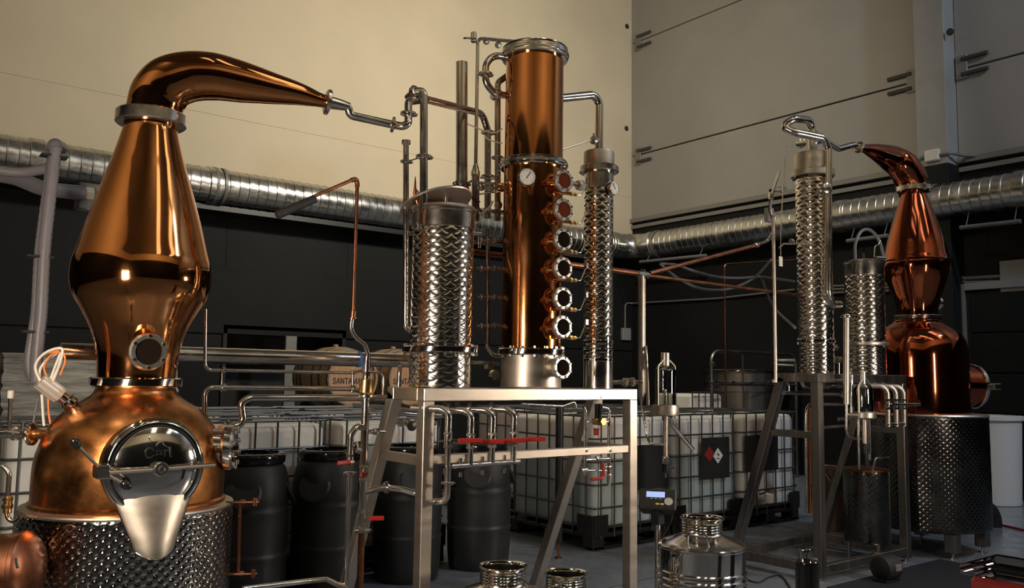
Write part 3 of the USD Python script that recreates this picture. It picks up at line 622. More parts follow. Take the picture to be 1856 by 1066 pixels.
# vapour line: swan neck tip -> S bends -> over the top -> down behind
tp = tip
ctr = lambda px, py, y: at(px, py, y=y)
va = [tp+(tp-cl[-3])*.35, at(632, 193, d=4.37), at(634, 209, d=4.38), at(712, 226, d=4.43), at(740, 231, d=4.4), at(740, 184, d=4.50), at(772, 180, d=4.70), ctr(874, 206, 4.12), ctr(884, 236, 4.12), ctr(884, 395, 4.12)]
t = run('vapour_pipe', 'steel vapour pipe leading from the swan neck tip over to the back of the column', va, .021, .055, cl=((va[3], va[3]-va[2]), (at(740, 206, d=4.455), UP), (ctr(884, 240, 4.12), UP), (ctr(884, 320, 4.12), UP)))
part(t, 'reducer', sweep([tp+(tp-cl[-3])*.15, at(632, 193, d=4.37)*.6+tp*.4, at(634, 194, d=4.37)], [.033, .028, .021], 20), 'steel')
p2 = [ctr(749, 172, 3.88)+V3(-.01, .04, -.01), ctr(752, 166, 3.86), ctr(768, 165, 3.82), ctr(768, 384, 3.82)]
run('condenser_riser', 'steel pipe rising from the condenser lid and bending back at the top', p2, .0215, .05, cl=((ctr(768, 284, 3.82), UP),), flg=((p2[1], p2[0]-p2[1]),))
p3 = [ctr(736, 258, 3.97), ctr(736, 596, 3.97), ctr(746, 612, 3.95)+V3(.05, -.02, 0)]
t = run('overflow_pipe', 'open topped steel pipe standing beside the condenser left side', p3, .016, .05, flg=((p3[0], UP),), cl=((ctr(736, 293, 3.97), UP),))
part(t, 'bracket_rod', cyl(ctr(738, 293, 3.97), ctr(766, 284, 3.82), .004, 8), 'steel')
run('vent_pipe', 'plain upright steel pipe with an open top behind the condenser', [ctr(837, 113, 4.16), ctr(837, 460, 4.16), ctr(837, 480, 4.16)+V3(-.14, -.14, -.05)], .0355, .08, cl=(), mt_='steel')
t = thing('pipe_bracket', 'steel bracket tying the open vent pipe to the slimmer pipes beside it', 'bracket', ctr(837, 333, 4.1))
part(t, 'ring', hollow(.036, .043, -.012, .012, 32, .002, UP, ctr(836, 333, 4.16)), 'steel')
part(t, 'bolt', cat(cyl(ctr(822, 333, 4.13), ctr(826, 333, 4.13), .011), cyl(ctr(846, 335, 4.13), ctr(852, 335, 4.13), .010)), 'steel'); part(t, 'rod', cyl(ctr(842, 335, 4.13), ctr(860, 325, 4.1), .006), 'steel')
# thin riser with the lever valve at the top
q0 = V3(KX-.06, KY-.0, 3.49)
th_ = [V3(KX-.05, KY+.02, 3.466), V3(KX-.05, KY+.02, 3.505), ctr(866, 69, 4.05), ctr(862, 312, 4.05)]
t = run('reflux_riser', 'thin steel pipe from the column top down to the pipe cluster, with a lever valve', th_, .0105, .03, cl=((ctr(862, 316, 4.05), UP),))
part(t, 'reducer', lathe([(.011, .05), (.026, 0), (.026, -.02)], 20, True, UP, ctr(862, 312, 4.05)), 'steel')
part(t, 'lower_pipe', cyl(ctr(862, 400, 4.05), ctr(862, 316, 4.05), .023, 18), 'steel')
v0 = ctr(866, 70, 4.05); part(t, 'valve_body', cyl(v0+V3(-.03, 0, -.03), v0+V3(-.03, 0, .03), .018), 'steel'); part(t, 'union', [hexnut(v0+V3(.05, 0, 0), XD, .02, .025), hexnut(v0+V3(.14, 0, 0), XD, .02, .025)], 'steel')
part(t, 'valve_lever', bar(ctr(861, 70, 4.02), ctr(842, 69, 3.98), .022, .010), 'steel')
# U bend beside the column top
ub = [V3(KX-.14, KY+.05, 3.40), ctr(893, 100, 4.0), ctr(880, 118, 4.0), ctr(880, 150, 4.0), ctr(896, 170, 4.0), ctr(907, 170, 4.02)+V3(.05, .0, 0)]
run('column_return', 'steel U shaped pipe beside the top of the copper column', ub, .021, .075, cl=((ctr(880, 134, 4.0), UP), (ctr(899, 171, 4.0), V3(1, 0, -.4))))
run('column_downpipe', 'dark steel pipe going down along the left of the copper column', [ctr(918, 138, 4.06), ctr(902, 150, 4.06), ctr(902, 400, 4.06)], .019, .05, cl=((ctr(902, 286, 4.06), UP), (ctr(902, 385, 4.06), UP)))
# fittings cluster between condenser and column
t = thing('pipe_cluster', 'cluster of small rods, tees and unions between the vent pipe and the copper column', 'pipe fittings', ctr(885, 340, 4.0))
for a, b, r in (((864, 331), (912, 334), .008), ((864, 340), (916, 342), .0105), ((868, 352), (914, 346), .005), ((870, 322), (908, 326), .005), ((866, 380), (915, 384), .009)):
    part(t, 'rod', cyl(ctr(*a, 4.0), ctr(*b, 3.97), r, 10), 'steel')
for a, r in (((872, 340), .02), ((890, 341), .022), ((904, 342), .02), ((876, 382), .018), ((903, 372), .026)):
    part(t, 'union', hexnut(ctr(*a, 4.0)-V3(.014, 0, 0), XD, r, .028), 'steel')
part(t, 'elbow', tube([ctr(908, 340, 3.97), ctr(917, 340, 3.93), ctr(918, 348, 3.90)], .012, .02), 'copper_col', label='small copper elbow')
part(t, 'black_probe', cyl(ctr(826, 350, 3.98), ctr(838, 362, 3.98), .018), 'rubber', label='black cable boot')
part(t, 'probe_rod', cyl(ctr(838, 362, 3.98), ctr(862, 388, 3.98), .009), 'steel')
part(t, 'strap', hose([ctr(872, 388, 3.97), ctr(886, 377, 3.97), ctr(893, 365, 3.97)], .007), 'wire_white')
for i, pts in enumerate(([(845, 330), (852, 350), (858, 362), (870, 366)], [(846, 362), (858, 358), (866, 372), (874, 390)], [(848, 225), (880, 238), (900, 240), (910, 233)], [(878, 246), (888, 254), (910, 260)])):
    part(t, 'cable', hose([ctr(*p, 3.99) for p in pts], .0042, 8), 'wire_white' if i > 1 else 'rubber')
# ladder of valves between condenser and column
t = thing('valve_ladder', 'upright pipe with six small cross unions between the condenser and the copper column', 'pipe fittings', ctr(884, 620, 4.02))
part(t, 'tube', tube([ctr(884, 415, 4.04), ctr(884, 630, 4.04), ctr(893, 645, 4.04), ctr(912, 645, 4.04)], .013, .05), 'steel')
for y in (436, 487, 539, 591):
    part(t, 'cross_pipe', cyl(ctr(864, y, 4.02), ctr(908, y, 4.02), .0075, 10), 'steel'); part(t, 'union', [hexnut(ctr(q, y, 4.02)-V3(.008, 0, 0), XD, .017, .016) for q in (873, 884, 897)], 'steel')
part(t, 'cross_pipe', cyl(ctr(856, 657, 4.02), ctr(905, 659, 4.02), .011, 10), 'steel'); part(t, 'union', hexnut(ctr(880, 664, 4.0), XD, .02, .05), 'steel')
part(t, 'gauge_back', lathe([(.03, 0), (.03, .03)], 24, True, NY, ctr(893, 680, 4.05)), 'steel')
# right: elbow pipe from the column to the slim condenser, with its valve
c0 = V3(KX+.16, KY+.04, ctr(1022, 186, 3.9)[2])
rp = [c0, ctr(1072, 166, 3.88), V3(QX, QY, ctr(1084, 170, QY)[2]), V3(QX, QY, 2.935)]
rp[1] = V3(rp[1][0], QY, rp[2][2])
t = run('crossover_pipe', 'steel pipe crossing from the copper column over and down into the slim condenser', [rp[0], V3(QX, QY, rp[2][2]), rp[3]], .026, .06, flg=((V3(QX, QY, 2.942), UP),))
vv = V3(QX-.03, QY-.02, ctr(1070, 255, QY)[2])
part(t, 'vent_valve', cat(cyl(vv+V3(-.045, -.01, 0), vv+V3(.01, 0, 0), .012), lathe([(.012, -.012), (.026, -.01), (.026, .01), (.012, .012)], 20, z=XD, o=vv-V3(.035, 0, 0)), cyl(vv+V3(-.035, 0, 0), vv+V3(-.035, 0, .045), .007)), 'steel')
part(t, 'thin_tube', cyl(vv-V3(.05, 0, 0), ctr(1020, 271, 3.85), .004, 8), 'steel')
t = thing('link_valve', 'dark steel valve linking the top sight glass to the slim condenser', 'valve', ctr(1040, 335, 3.86))
part(t, 'tube', cyl(ctr(1022, 331, 3.80), ctr(1060, 335, 3.84), .013), 'steel'); part(t, 'union', [hexnut(ctr(1028, 332, 3.8), XD, .026, .03), hexnut(ctr(1047, 335, 3.82), XD, .034, .04)], 'steel')
# header pipe and its lesser neighbours behind the big still
hy = 4.47
h0, h1 = at(110, 632, y=hy), at(736, 658, y=hy); zh = (h0[2]+h1[2])/2
t = run('header_pipe', 'thick steel header pipe running level behind the big still to the condenser', [V3(h0[0], hy, zh), V3(h1[0]+.02, hy, zh)], .042, cl=())
part(t, 'end_cap', lathe([(.043, 0), (.044, .01), (.043, .014)], 24, True, XD, V3(h1[0]+.02, hy, zh)), 'steel'); part(t, 'hose_tie', hollow(.042, .046, -.008, .008, 28, .001, XD, V3(at(650, 655, y=hy)[0], hy, zh)), 'blue', label='blue tie round the pipe')
part(t, 'blue_tail', cyl(V3(at(650, 655, y=hy)[0], hy-.045, zh-.08), V3(at(650, 655, y=hy)[0], hy-.045, zh+.03), .004, 8), 'blue')
part(t, 'riser', tube([ctr(723, 702, 4.3), ctr(724, 668, 4.3), ctr(728, 662, 4.42)], .013, .03), 'steel')
y2 = 4.3
run('coolant_pipe', 'upper thin steel pipe under the thick header pipe', poly(y2, (372, 560), (372, 664), (379, 671), (640, 676), (655, 672)), .0085, .03, cl=((at(405, 671, y=y2), XD),), flg=((at(640, 675, y=y2), XD),))
t = run('coolant_pipe', 'lower steel pipe starting with a rounded bend beside the big still', poly(y2, (371, 760), (371, 712), (380, 703), (640, 705), (657, 711)), .013, .05, flg=((at(405, 703, y=y2), XD), (at(640, 705, y=y2), XD)))
part(t, 'spacer_rod', cyl(at(402, 672, y=y2), at(401, 700, y=y2), .003, 8), 'steel'); part(t, 'spacer_tee', cat(cyl(at(639, 676, y=y2), at(639, 706, y=y2), .007), lathe([(.014, 0), (.014, .02)], 12, o=at(639, 711, y=y2))), 'steel')
run('coolant_pipe', 'steel pipe with a double bend leaving the right side of the big still', [at(400, 777, d=4.1)]+poly(4.2, (415, 776), (443, 768), (436, 730), (452, 722), (650, 721), (706, 722)), .019, .06, cl=((at(412, 776, y=4.2), XD),))
run('small_loop_pipe', 'thin steel pipe bending down behind the manifold beside the stand', poly(4.25, (660, 674), (687, 675), (694, 682), (694, 717)), .0075, .03)
# copper drop line with its black sleeve, wavy hose and the manifold below
cy2 = 4.0
x2 = at(640, 572, y=cy2)[0]
cd = [at(500, 386, y=cy2), at(648, 322, y=cy2), V3(x2, cy2, at(640, 574, y=cy2)[2])]; cd[1] = V3(x2, cy2, cd[1][2])
t = run('copper_drop', 'thin copper pipe coming slanting down to an elbow and then dropping straight', cd, .0095, .012, 'copper_pipe', flg=())
part(t, 'insulation', cyl(at(502, 386, y=cy2)+V3(0, 0, -.012), at(571, 356, y=cy2)+V3(0, 0, -.012), .021, 16), 'rubber', label='black foam sleeve')
part(t, 'elbow', tube([cd[1]+(cd[0]-cd[1])*.08, cd[1], cd[1]-V3(0, 0, .05)], .0125, .02), 'copper_pipe'); part(t, 'end_fitting', cat(cyl(cd[2]+V3(0, 0, -.012), cd[2]+V3(0, 0, .03), .0155), lathe([(.01, 0), (.022, .002), (.022, .006), (.01, .008)], 20, o=cd[2]-V3(0, 0, .012))), 'copper_pipe')
run('braided_hose', 'wavy steel hose joining the copper drop to the valve manifold', list(spline(poly(cy2, (638, 577), (637, 596), (645, 612), (661, 626), (667, 645), (667, 665)), 6)), .012, .01, 'steel')
xm = at(659, 850, y=cy2)[0]
mv = lambda py: V3(xm, cy2, at(659, py, y=cy2)[2])
t = thing('valve_manifold', 'upright steel valve manifold with two red levers left of the middle stand', 'pipe manifold', V3(xm, cy2, 0))
part(t, 'upper_pipe', cyl(mv(850), mv(716), .0205, 18), 'steel'); part(t, 'union', lathe([(.016, 0), (.028, .01), (.028, .07), (.02, .09), (.016, .20)], 24, True, o=mv(716)), 'steel')
part(t, 'brass_collar', hollow(.027, .036, 0, .075, 28, .004, o=mv(713)), 'brass'); part(t, 'top_nut', hexnut(mv(690), UP, .022, .05), 'steel'); part(t, 'clamp', clampmesh(mv(718), UP, .021), 'steel')
part(t, 'mid_pipe', cyl(mv(928), mv(868), .0185, 18), 'steel'); part(t, 'copper_tail', cyl(V3(xm, cy2, 0), mv(962), .0175, 16), 'copper_pipe', label='copper pipe at the bottom'); part(t, 'clamp', clampmesh(mv(962), UP, .022), 'steel')
def ballvalve(t, o, ax, r, lever_dir, L, mt_='red', side=NY):
    b = part(t, 'ball_valve', cat(cyl(o-ax*r*1.6, o+ax*r*1.6, r*1.25, 16), hexnut(o-ax*r*2.3, ax, r*1.5, r*.9), hexnut(o+ax*r*1.5, ax, r*1.5, r*.9), cyl(o, o+side*r*2.3, r*.5, 10)), 'steel')
    o2 = o+side*r*2.3; d = np.asarray(lever_dir, float); d = d/np.linalg.norm(d)
    part(b, 'lever_plate', bar(o2-d*r*.6, o2+d*L*.35, r*.9, r*.3, side, .001), 'steel'); part(b, 'red_sleeve', bar(o2+d*L*.18, o2+d*L, r*1.35, r*.75, side, r*.3), mt_)
    return b
ballvalve(t, mv(857), UP, .017, V3(-1, -.75, 0), .075); ballvalve(t, mv(938), UP, .017, V3(1, -.3, -.02), .095)
bp = [mv(893)+V3(.0, 0, 0), at(672, 889, y=cy2), at(700, 884, y=4.0), at(726, 887, y=3.96), at(760, 896, y=3.9), at(795, 912, y=3.62)+V3(0, .03, 0), V3(at(811, 880, y=3.60)[0], 3.60, at(811, 908, y=3.60)[2]), V3(at(811, 880, y=3.60)[0], 3.60, at(811, 845, y=3.60)[2])]
t = run('branch_pipe', 'bent steel pipe branching from the upright manifold to the row of red levers', bp, .0165, .05, cl=((V3(bp[-1][0], 3.60, at(811, 876, y=3.6)[2]), UP), (at(700, 884, y=4.0), XD)))
# second, thinner upright
t = thing('side_riser', 'thinner steel riser with a red lever left of the valve manifold', 'pipe', at(632, 1056, y=3.93))
sx = at(632, 900, y=3.93)[0]; sv_ = lambda py: V3(sx, 3.93, at(632, py, y=3.93)[2])
part(t, 'tube', cyl(sv_(1062), sv_(862), .0125), 'steel'); part(t, 'upper_tube', tube([sv_(845), sv_(790), sv_(784)+V3(.03, 0, .03), mv(776)], .016, .035), 'steel'); part(t, 'clamp', clampmesh(sv_(858), UP, .016), 'steel')
ballvalve(t, sv_(836), UP, .0145, V3(-1, -.25, 0), .10)
part(t, 'round_cap', lathe([(.018, -.02), (.03, -.016), (.032, .01), (.022, .016)], 24, True, V3(.4, -1, 0), at(648, 811, y=3.95)), 'steel')
part(t, 'cross_tee', cat(cyl(mv(783)+V3(.0, 0, 0), mv(783)+V3(.13, .02, 0), .011), hexnut(mv(783)+V3(.05, 0, 0), XD, .02, .03)), 'steel')
lp = [at(440, 1068, y=3.8), at(560, 1053, y=3.85), at(592, 1050, y=3.9), at(612, 1060, y=3.92), sv_(1062)]
run('drain_pipe', 'low steel drain pipe with a gentle bend at the lower left of the stand', lp, .0125, .05)
# row of four elbows with red levers
ym = 3.61
t = thing('lever_manifold', 'row of four steel elbows with red levers under the middle stand', 'pipe manifold', at(870, 842, y=ym))
for i, (x, yt, yb_) in enumerate(((812, 752, 798), (853, 748, 800), (892, 746, 798), (931, 744, 796))):
    top = at(x-16, yt-4, y=ym); tx = at(x, 800, y=ym)[0]
    v = V3(tx, ym, at(x, yb_, y=ym)[2]); bot = V3(tx, ym, at(x, (845, 842, 839, 836)[i], y=ym)[2]) if i else V3(tx, ym, at(x, 846, y=ym)[2])
    part(t, 'elbow', tube([V3(tx-.12, ym+.16, v[2]+.155), V3(tx-.03, ym+.03, v[2]+.155), V3(tx, ym, v[2]+.135), v+V3(0, 0, .03)], .019, .055), 'steel')
    part(t, 'elbow_clamp', clampmesh(V3(tx-.075, ym+.10, v[2]+.155), V3(1, -1.2, 0), .0205), 'steel')
    part(t, 'drop_tube', cyl(bot, v-V3(0, 0, .02), .0155, 14), 'steel')
    ballvalve(t, v, UP, .017, V3(1, -.35, (0, .0, .0, .02)[i]), .155)
    if i: part(t, 'tee_bolt', [cyl(bot+V3(-.06, 0, 0), bot+V3(-.06, 0, .035), .009), cyl(bot+V3(-.06, 0, -.06), bot+V3(-.06, 0, -.035), .009)], 'steel')
a, b = at(818, 846, y=ym), at(941, 836, y=ym); part(t, 'collector', cyl(a, V3(b[0], ym, b[2]), .0125, 14), 'steel')
part(t, 'back_pipe', tube([at(805, 728, y=3.85), at(806, 742, y=3.8), at(826, 744, y=3.8)], .012, .03), 'steel'); part(t, 'back_pipe', tube([at(828, 728, y=3.85), at(832, 744, y=3.8), at(850, 746, y=3.8)], .012, .03), 'steel')
# valves seen through the stand's left end
t = thing('pipe_cluster', 'bright unions and dark hand wheel seen through the left end of the stand', 'pipe fittings', at(745, 766, y=4.4))
part(t, 'tube', cyl(at(700, 765, y=4.4), at(790, 768, y=4.4), .012), 'steel'); part(t, 'union', [hexnut(at(x, 767, y=4.4), XD, .024, .03) for x in (722, 735, 752, 765)], 'steel'); part(t, 'hand_wheel', lathe([(.012, 0), (.03, .004), (.03, .016), (.012, .02)], 20, True, NY, at(745, 772, y=4.35)), 'black')
run('back_pipe', 'steel pipe seen through the left end of the stand below the top beam', poly(4.5, (640, 734), (720, 741), (800, 752)), .012, .05); run('back_pipe', 'lower curved steel pipe behind the left end of the stand', poly(4.6, (700, 748), (760, 752), (860, 744), (905, 742)), .016, .05)
# regulator assembly at the right end
yy = 3.70
t = thing('pressure_regulator', 'brass pressure regulator with a red cap under the right end of the stand', 'regulator', at(1084, 790, y=yy))
part(t, 'white_collar', cyl(at(1084, 732, y=yy), at(1084, 717, y=yy), .026), 'tag', label='pale plastic collar'); part(t, 'filter_tube', cyl(at(1084, 760, y=yy), at(1084, 731, y=yy), .020), 'gloss_black'); part(t, 'stem', cyl(at(1084, 720, y=yy), at(1084, 707, y=yy)+V3(0, 0, 0), .004), 'brass')
part(t, 'brass_body', cat(cyl(at(1076, 764, y=yy), at(1095, 764, y=yy), .020), hexnut(at(1088, 764, y=yy-.03), NY, .026, .03), cyl(at(1085, 771, y=yy), at(1085, 757, y=yy), .016)), 'brass'); part(t, 'red_cap', lathe([(.016, 0), (.017, .004), (.017, .03), (.02, .034), (.02, .04)], 20, True, o=at(1081, 789, y=yy)), 'redglass', label='transparent red cap')
part(t, 'left_tube', tube([at(1058, 738, y=yy), at(1061, 745, y=yy), at(1060, 862, y=yy)], .010, .03), 'steel'); part(t, 'right_tube', tube([at(1090, 738, y=yy), at(1104, 740, y=yy), at(1103, 868, y=yy)], .010, .03), 'steel')
part(t, 'cross_tube', cyl(at(1060, 834, y=yy), at(1103, 831, y=yy), .009), 'steel'); part(t, 'cross_tube', cyl(at(1060, 853, y=yy), at(1100, 853, y=yy), .005), 'steel'); part(t, 'cross_tube', cyl(at(1061, 765, y=yy), at(1103, 764, y=yy), .006), 'steel')
for p in ((1060, 816), (1060, 853), (1103, 816), (1103, 848)): part(t, 'union', hexnut(at(*p, y=yy)-V3(0, 0, .012), UP, .019, .024), 'steel')
part(t, 'union', hexnut(at(1080, 832, y=yy), XD, .018, .03), 'steel')
part(t, 'red_lever', tube([at(1092, 838, y=yy-.03), at(1094, 864, y=yy-.03), at(1090, 867, y=yy-.03), at(1072, 869, y=yy-.05)], .0095, .02), 'red', label='bent red lever'); part(t, 'nozzle', lathe([(.010, 0), (.015, .03), (.018, .06), (.012, .07)], 18, True, o=at(1104, 880, y=yy)), 'aluminium')
run('stand_tube', 'thin steel tubes under the top beam at the right of the stand', poly(3.76, (945, 732), (1020, 736), (1042, 727), (1043, 740)), .008, .02)
t = thing('adjustable_foot', 'black post with a thin levelling rod behind the middle stand', 'support post', at(1012, 1012, z=0))
ft = at(1012, 1012, z=0); part(t, 'post', cyl(ft+V3(0, 0, .13), V3(ft[0], ft[1], at(1013, 738, y=ft[1])[2]), .034), 'black'); part(t, 'rod', cat(cyl(ft, ft+V3(0, 0, .14), .008), cyl(ft, ft+V3(0, 0, .012), .03)), 'copper_pipe')
# copper service pipes crossing the hall at mid height
CUY = 4.15
cz = at(1000, 475, y=CUY)[2]; xj = at(1167, 497, y=CUY)[0]
run('copper_main', 'level copper pipe crossing behind the column to the junction on the upright post', [V3(at(850, 452, y=CUY)[0], CUY, cz+.002), V3(xj, CUY, cz-.004)], .018, .05, 'copper_pipe')
run('copper_main', 'copper pipe carrying on level to the right from the junction', [V3(xj+.06, CUY, cz-.012), V3(at(1446, 535, y=CUY)[0], CUY, at(1446, 535, y=CUY)[2])], .012, .05, 'copper_pipe')
k0, k1 = V3(xj+.05, CUY-.01, cz+.004), at(1372, 444, y=4.12)
run('copper_branch', 'copper pipe rising from the junction to the braided hose at the right', [k0, k1], .0155, .05, 'copper_pipe')
t = thing('braided_hose', 'bent steel hose climbing from the copper branch to a lever valve', 'hose', k1)
part(t, 'tube', hose([k1, at(1388, 438, y=4.15), at(1400, 425, y=4.1), at(1402, 405, y=4.08), at(1396, 382, y=4.05), at(1397, 362, y=4.02)], .014, 10), 'steel')
part(t, 'nut', cat(hexnut(k1-(k1-k0)*.02, k1-k0, .021, .05), hexnut(at(1398, 362, y=4.02), UP, .022, .06)), 'steel'); part(t, 'lever', bar(at(1399, 352, y=4.0), at(1412, 312, y=3.98), .03, .014), 'steel'); part(t, 'valve_body', cat(cyl(at(1396, 346, y=4.02), at(1424, 342, y=3.99), .016), hexnut(at(1414, 343, y=4.0), XD, .026, .03)), 'steel')
part(t, 'dark_box', block(.075, .05, .12, at(1394, 390, y=4.18), .006), 'box')
# upright post and the spirit parrot
px_, pyy = at(1164, 600, y=CUY)[0], CUY
t = thing('upright_post', 'upright steel post carrying the copper junction at the right of the stand', 'pipe', V3(px_, pyy, 1.2))
z0, z1 = at(1164, 688, y=pyy)[2], at(1164, 500, y=pyy)[2]
part(t, 'tube', cyl(V3(px_-.008, pyy, z0-.12), V3(px_-.008, pyy, z1), .022, 18), 'satin'); part(t, 'slim_tube', cyl(V3(px_+.026, pyy+.01, z0-.10), V3(px_+.026, pyy+.01, z1), .013, 14), 'satin')
part(t, 'cone', lathe([(.008, -.05), (.012, -.04), (.022, 0)], 18, True, o=V3(px_-.008, pyy, z0-.12)), 'steel')
part(t, 'junction', cat(cyl(V3(px_-.05, pyy, z1+.01), V3(px_+.07, pyy, z1+.01), .022), cyl(V3(px_+.01, pyy, z1-.02), V3(px_+.01, pyy, z1+.045), .018)), 'steel', label='bright tee at the top')
zz = at(1130, 693, y=4.0)[2]
s0 = V3(QX+.08, QY+.03, zz); s1_ = V3(px_-.02, pyy-.01, zz)
t = thing('link_valve', 'row of steel unions joining the slim condenser foot to the upright post', 'valve', s0)
dd = s1_-s0; part(t, 'tube', cyl(s0, s1_, .014), 'steel'); part(t, 'union', [*[put(lathe([(.016, -.016), (.030, -.012), (.030, .012), (.016, .016)], 20), s0+dd*q, dd) for q in (.55, .74)], hexnut(s0+dd*.52, dd, .026, .03)], 'steel'); part(t, 'lever', bar(s0+dd*.25+V3(0, -.02, .0), s0+dd*.6+V3(0, -.06, .03), .016, .008), 'steel')
PY = 4.0
b0 = at(1206, 742, y=PY); bx0, zb = b0[0], b0[2]
t = thing('spirit_parrot', 'spirit parrot with a glass bell over a satin steel cup and a sloping spout', 'spirit parrot', V3(bx0, PY, zb))
PO = V3(bx0, PY, 0); H = lambda py: at(1206, py, y=PY)[2]
part(t, 'cup', lathe([(.084, H(753)), (.090, H(752)), (.092, H(748)), (.092, H(737)), (.089, H(734)), (.07, H(734))], 48, True, o=PO), 'satin')
part(t, 'glass_bell', lathe([(.074, H(734)), (.074, H(672)), (.065, H(667)), (.03, H(663)), (.027, H(664)), (.062, H(669)), (.0705, H(674)), (.0705, H(734))], 40, False, o=PO), glass('parrot_glass', (.86, .87, .86)), 60)
part(t, 'neck', cyl(PO+V3(0, 0, H(665)), PO+V3(0, 0, H(639)), .030, 24), 'satin')
part(t, 'inner_tube', cyl(PO+V3(0, 0, H(740)), PO+V3(0, 0, H(705)), .008, 12), 'steel'); part(t, 'hydrometer', cat(cyl(PO+V3(.012, 0, H(738)), PO+V3(.012, 0, H(712)), .014, 14), cyl(PO+V3(-.02, 0, H(738)), PO+V3(-.02, 0, H(690)), .004, 8)), glass('clear_glass', (.8, .8, .82)), 60)
for s in (-1, 1): part(t, 'frame_arm', tube([PO+V3(s*.02, -.01, H(651)), PO+V3(s*.086, -.012, H(664)), PO+V3(s*.088, -.012, H(736))], .0065, .02), 'satin')
part(t, 'centre_tube', cyl(PO+V3(0, 0, H(828)), PO+V3(0, 0, H(752)), .0165, 16), 'satin'); part(t, 'union', [hexnut(PO+V3(0, 0, H(841)), UP, .027, .05), hexnut(PO+V3(-.06, 0, H(745)), UP, .02, .04)], 'steel'); part(t, 'drain_valve', cat(cyl(PO+V3(0, 0, H(857)), PO+V3(0, 0, H(840)), .022), cyl(PO+V3(.0, -.0, H(848)), PO+V3(.06, -.02, H(847)), .008)), 'black'); part(t, 'red_dot', cyl(PO+V3(.05, -.03, H(848)), PO+V3(.065, -.03, H(847)), .006), 'red'); part(t, 'drip_tip', cyl(PO+V3(0, 0, H(866)), PO+V3(0, 0, H(857)), .010), 'steel')
sp = [PO+V3(.05, -.0, H(752)), PO+V3(.053, 0, H(768)), at(1256, 815, y=PY)]
part(t, 'spout', tube(sp, .0155, .06), 'steel'); part(t, 'spout_clamp', clampmesh(PO+V3(.05, 0, H(757)), UP, .017), 'steel')
solo('spirit_trickle', sweep([sp[-1]+V3(-.003, 0, .0), sp[-1]+V3(.004, 0, -.05), sp[-1]+V3(.007, 0, -.16), sp[-1]+V3(.008, 0, -.30)], [.003, .0035, .0025, .0015], 8), glass('water', (.8, .82, .84)), 'thin clear trickle of spirit falling from the parrot spout', 'spirit')
run('feed_tube', 'thin steel tube bending from the post cone across to the parrot stem', [V3(px_-.008, pyy, z0-.16)]+[V3(px_-.005, pyy-.05, at(1166, 792, y=4.1)[2]), PO+V3(-.10, .05, H(805)), PO+V3(-.012, .0, H(806))], .009, .05)
run('sample_loop', 'slim steel tube with a rounded top beside the upright post', [PO+V3(-.085, .08, H(735)), PO+V3(-.095, .09, H(640)), V3(px_+.035, pyy, at(1172, 622, y=pyy)[2]), V3(px_+.03, pyy, at(1172, 660, y=pyy)[2])], .012, .035, 'satin')

# ---------------------------------------------------------------- the right hand distilling stand
RX0, RX1, RY, RZ = 5.862, 7.20, 3.705, 1.556
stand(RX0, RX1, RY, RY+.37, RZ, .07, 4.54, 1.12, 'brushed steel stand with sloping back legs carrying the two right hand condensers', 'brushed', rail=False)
O = V3(6.150, 3.90, 0)
t = thing('condenser', 'tall dimpled steel condenser with a drum head on the right hand stand', 'condenser', (6.150, 3.90, RZ))
part(t, 'base_tube', scaled(.136, RZ+.003, 1.80, 8, .045, .0023, O, .009, .0045), 'dimple', True); flange(t, O+V3(0, 0, 1.80), .150, .03, 'flange', 'mirror', 10, ri=.12)
part(t, 'jacket', scaled(.136, 1.83, 3.13, 8, .062, .0028, O, .0105, .005), 'dimple', True); flange(t, O+V3(0, 0, 3.15), .172, .05, 'flange', 'satin', 8, ri=.12)
part(t, 'head_drum', lathe([(.145, 3.20), (.147, 3.205), (.147, 3.335), (.14, 3.345), (.04, 3.355)], 48, True, o=O), 'satin')
RYP = 3.90
rl = lambda *pp: [at(a, b, y=RYP) for a, b in pp]
lp = [O+V3(0, 0, 3.35), V3(O[0], 3.9, at(1463, 215, y=3.9)[2]), at(1440, 215, y=3.86), at(1415, 229, y=3.95), at(1440, 240, y=3.86), at(1493, 250, y=3.75), at(1501, 268, y=3.74), at(1501, 535, y=3.74), at(1508, 552, y=3.76), at(1522, 552, y=3.8)]
run('condenser_loop', 'steel pipe looping from the drum head of the right hand condenser and down its side', lp, .030, .07, flg=((V3(O[0], 3.9, at(1463, 238, y=3.9)[2]), UP),))
t = thing('head_valve', 'small round valve with a thin hanging tube on the loop pipe', 'valve', at(1452, 259, y=3.8))
o = at(1452, 260, y=3.82); part(t, 'round_body', lathe([(.02, -.02), (.036, -.016), (.036, .016), (.02, .02)], 20, True, V3(-.5, -.8, 0), o), 'steel'); part(t, 'thin_tube', hose([o, at(1440, 262, y=3.8), at(1427, 272, y=3.8), at(1422, 300, y=3.8), at(1416, 410, y=3.8), at(1415, 465, y=3.8)], .0045, 8), 'steel'); part(t, 'paper_tag', block(.045, .006, .075, at(1415, 474, y=3.8), .002), 'tag', label='pale tag at the end of the tube')
t = thing('side_tap', 'small bent tap on the left of the right hand condenser', 'valve', at(1432, 440, y=3.8)); part(t, 'tube', tube([O+V3(-.13, -.03, at(1436, 438, y=3.9)[2]), at(1420, 442, y=3.82), at(1412, 450, y=3.8)], .008, .03), 'steel'); part(t, 'nut', hexnut(at(1433, 437, y=3.84), XD, .022, .03), 'steel')
t = thing('eye_bolt', 'round sight cap on the down pipe of the right hand condenser', 'valve', at(1499, 340, y=3.74)); o = at(1499, 341, y=3.70); part(t, 'cap', lathe([(.02, -.04), (.042, -.02), (.045, .006), (.03, .014)], 8, True, V3(-.4, -1, 0), o), 'steel')
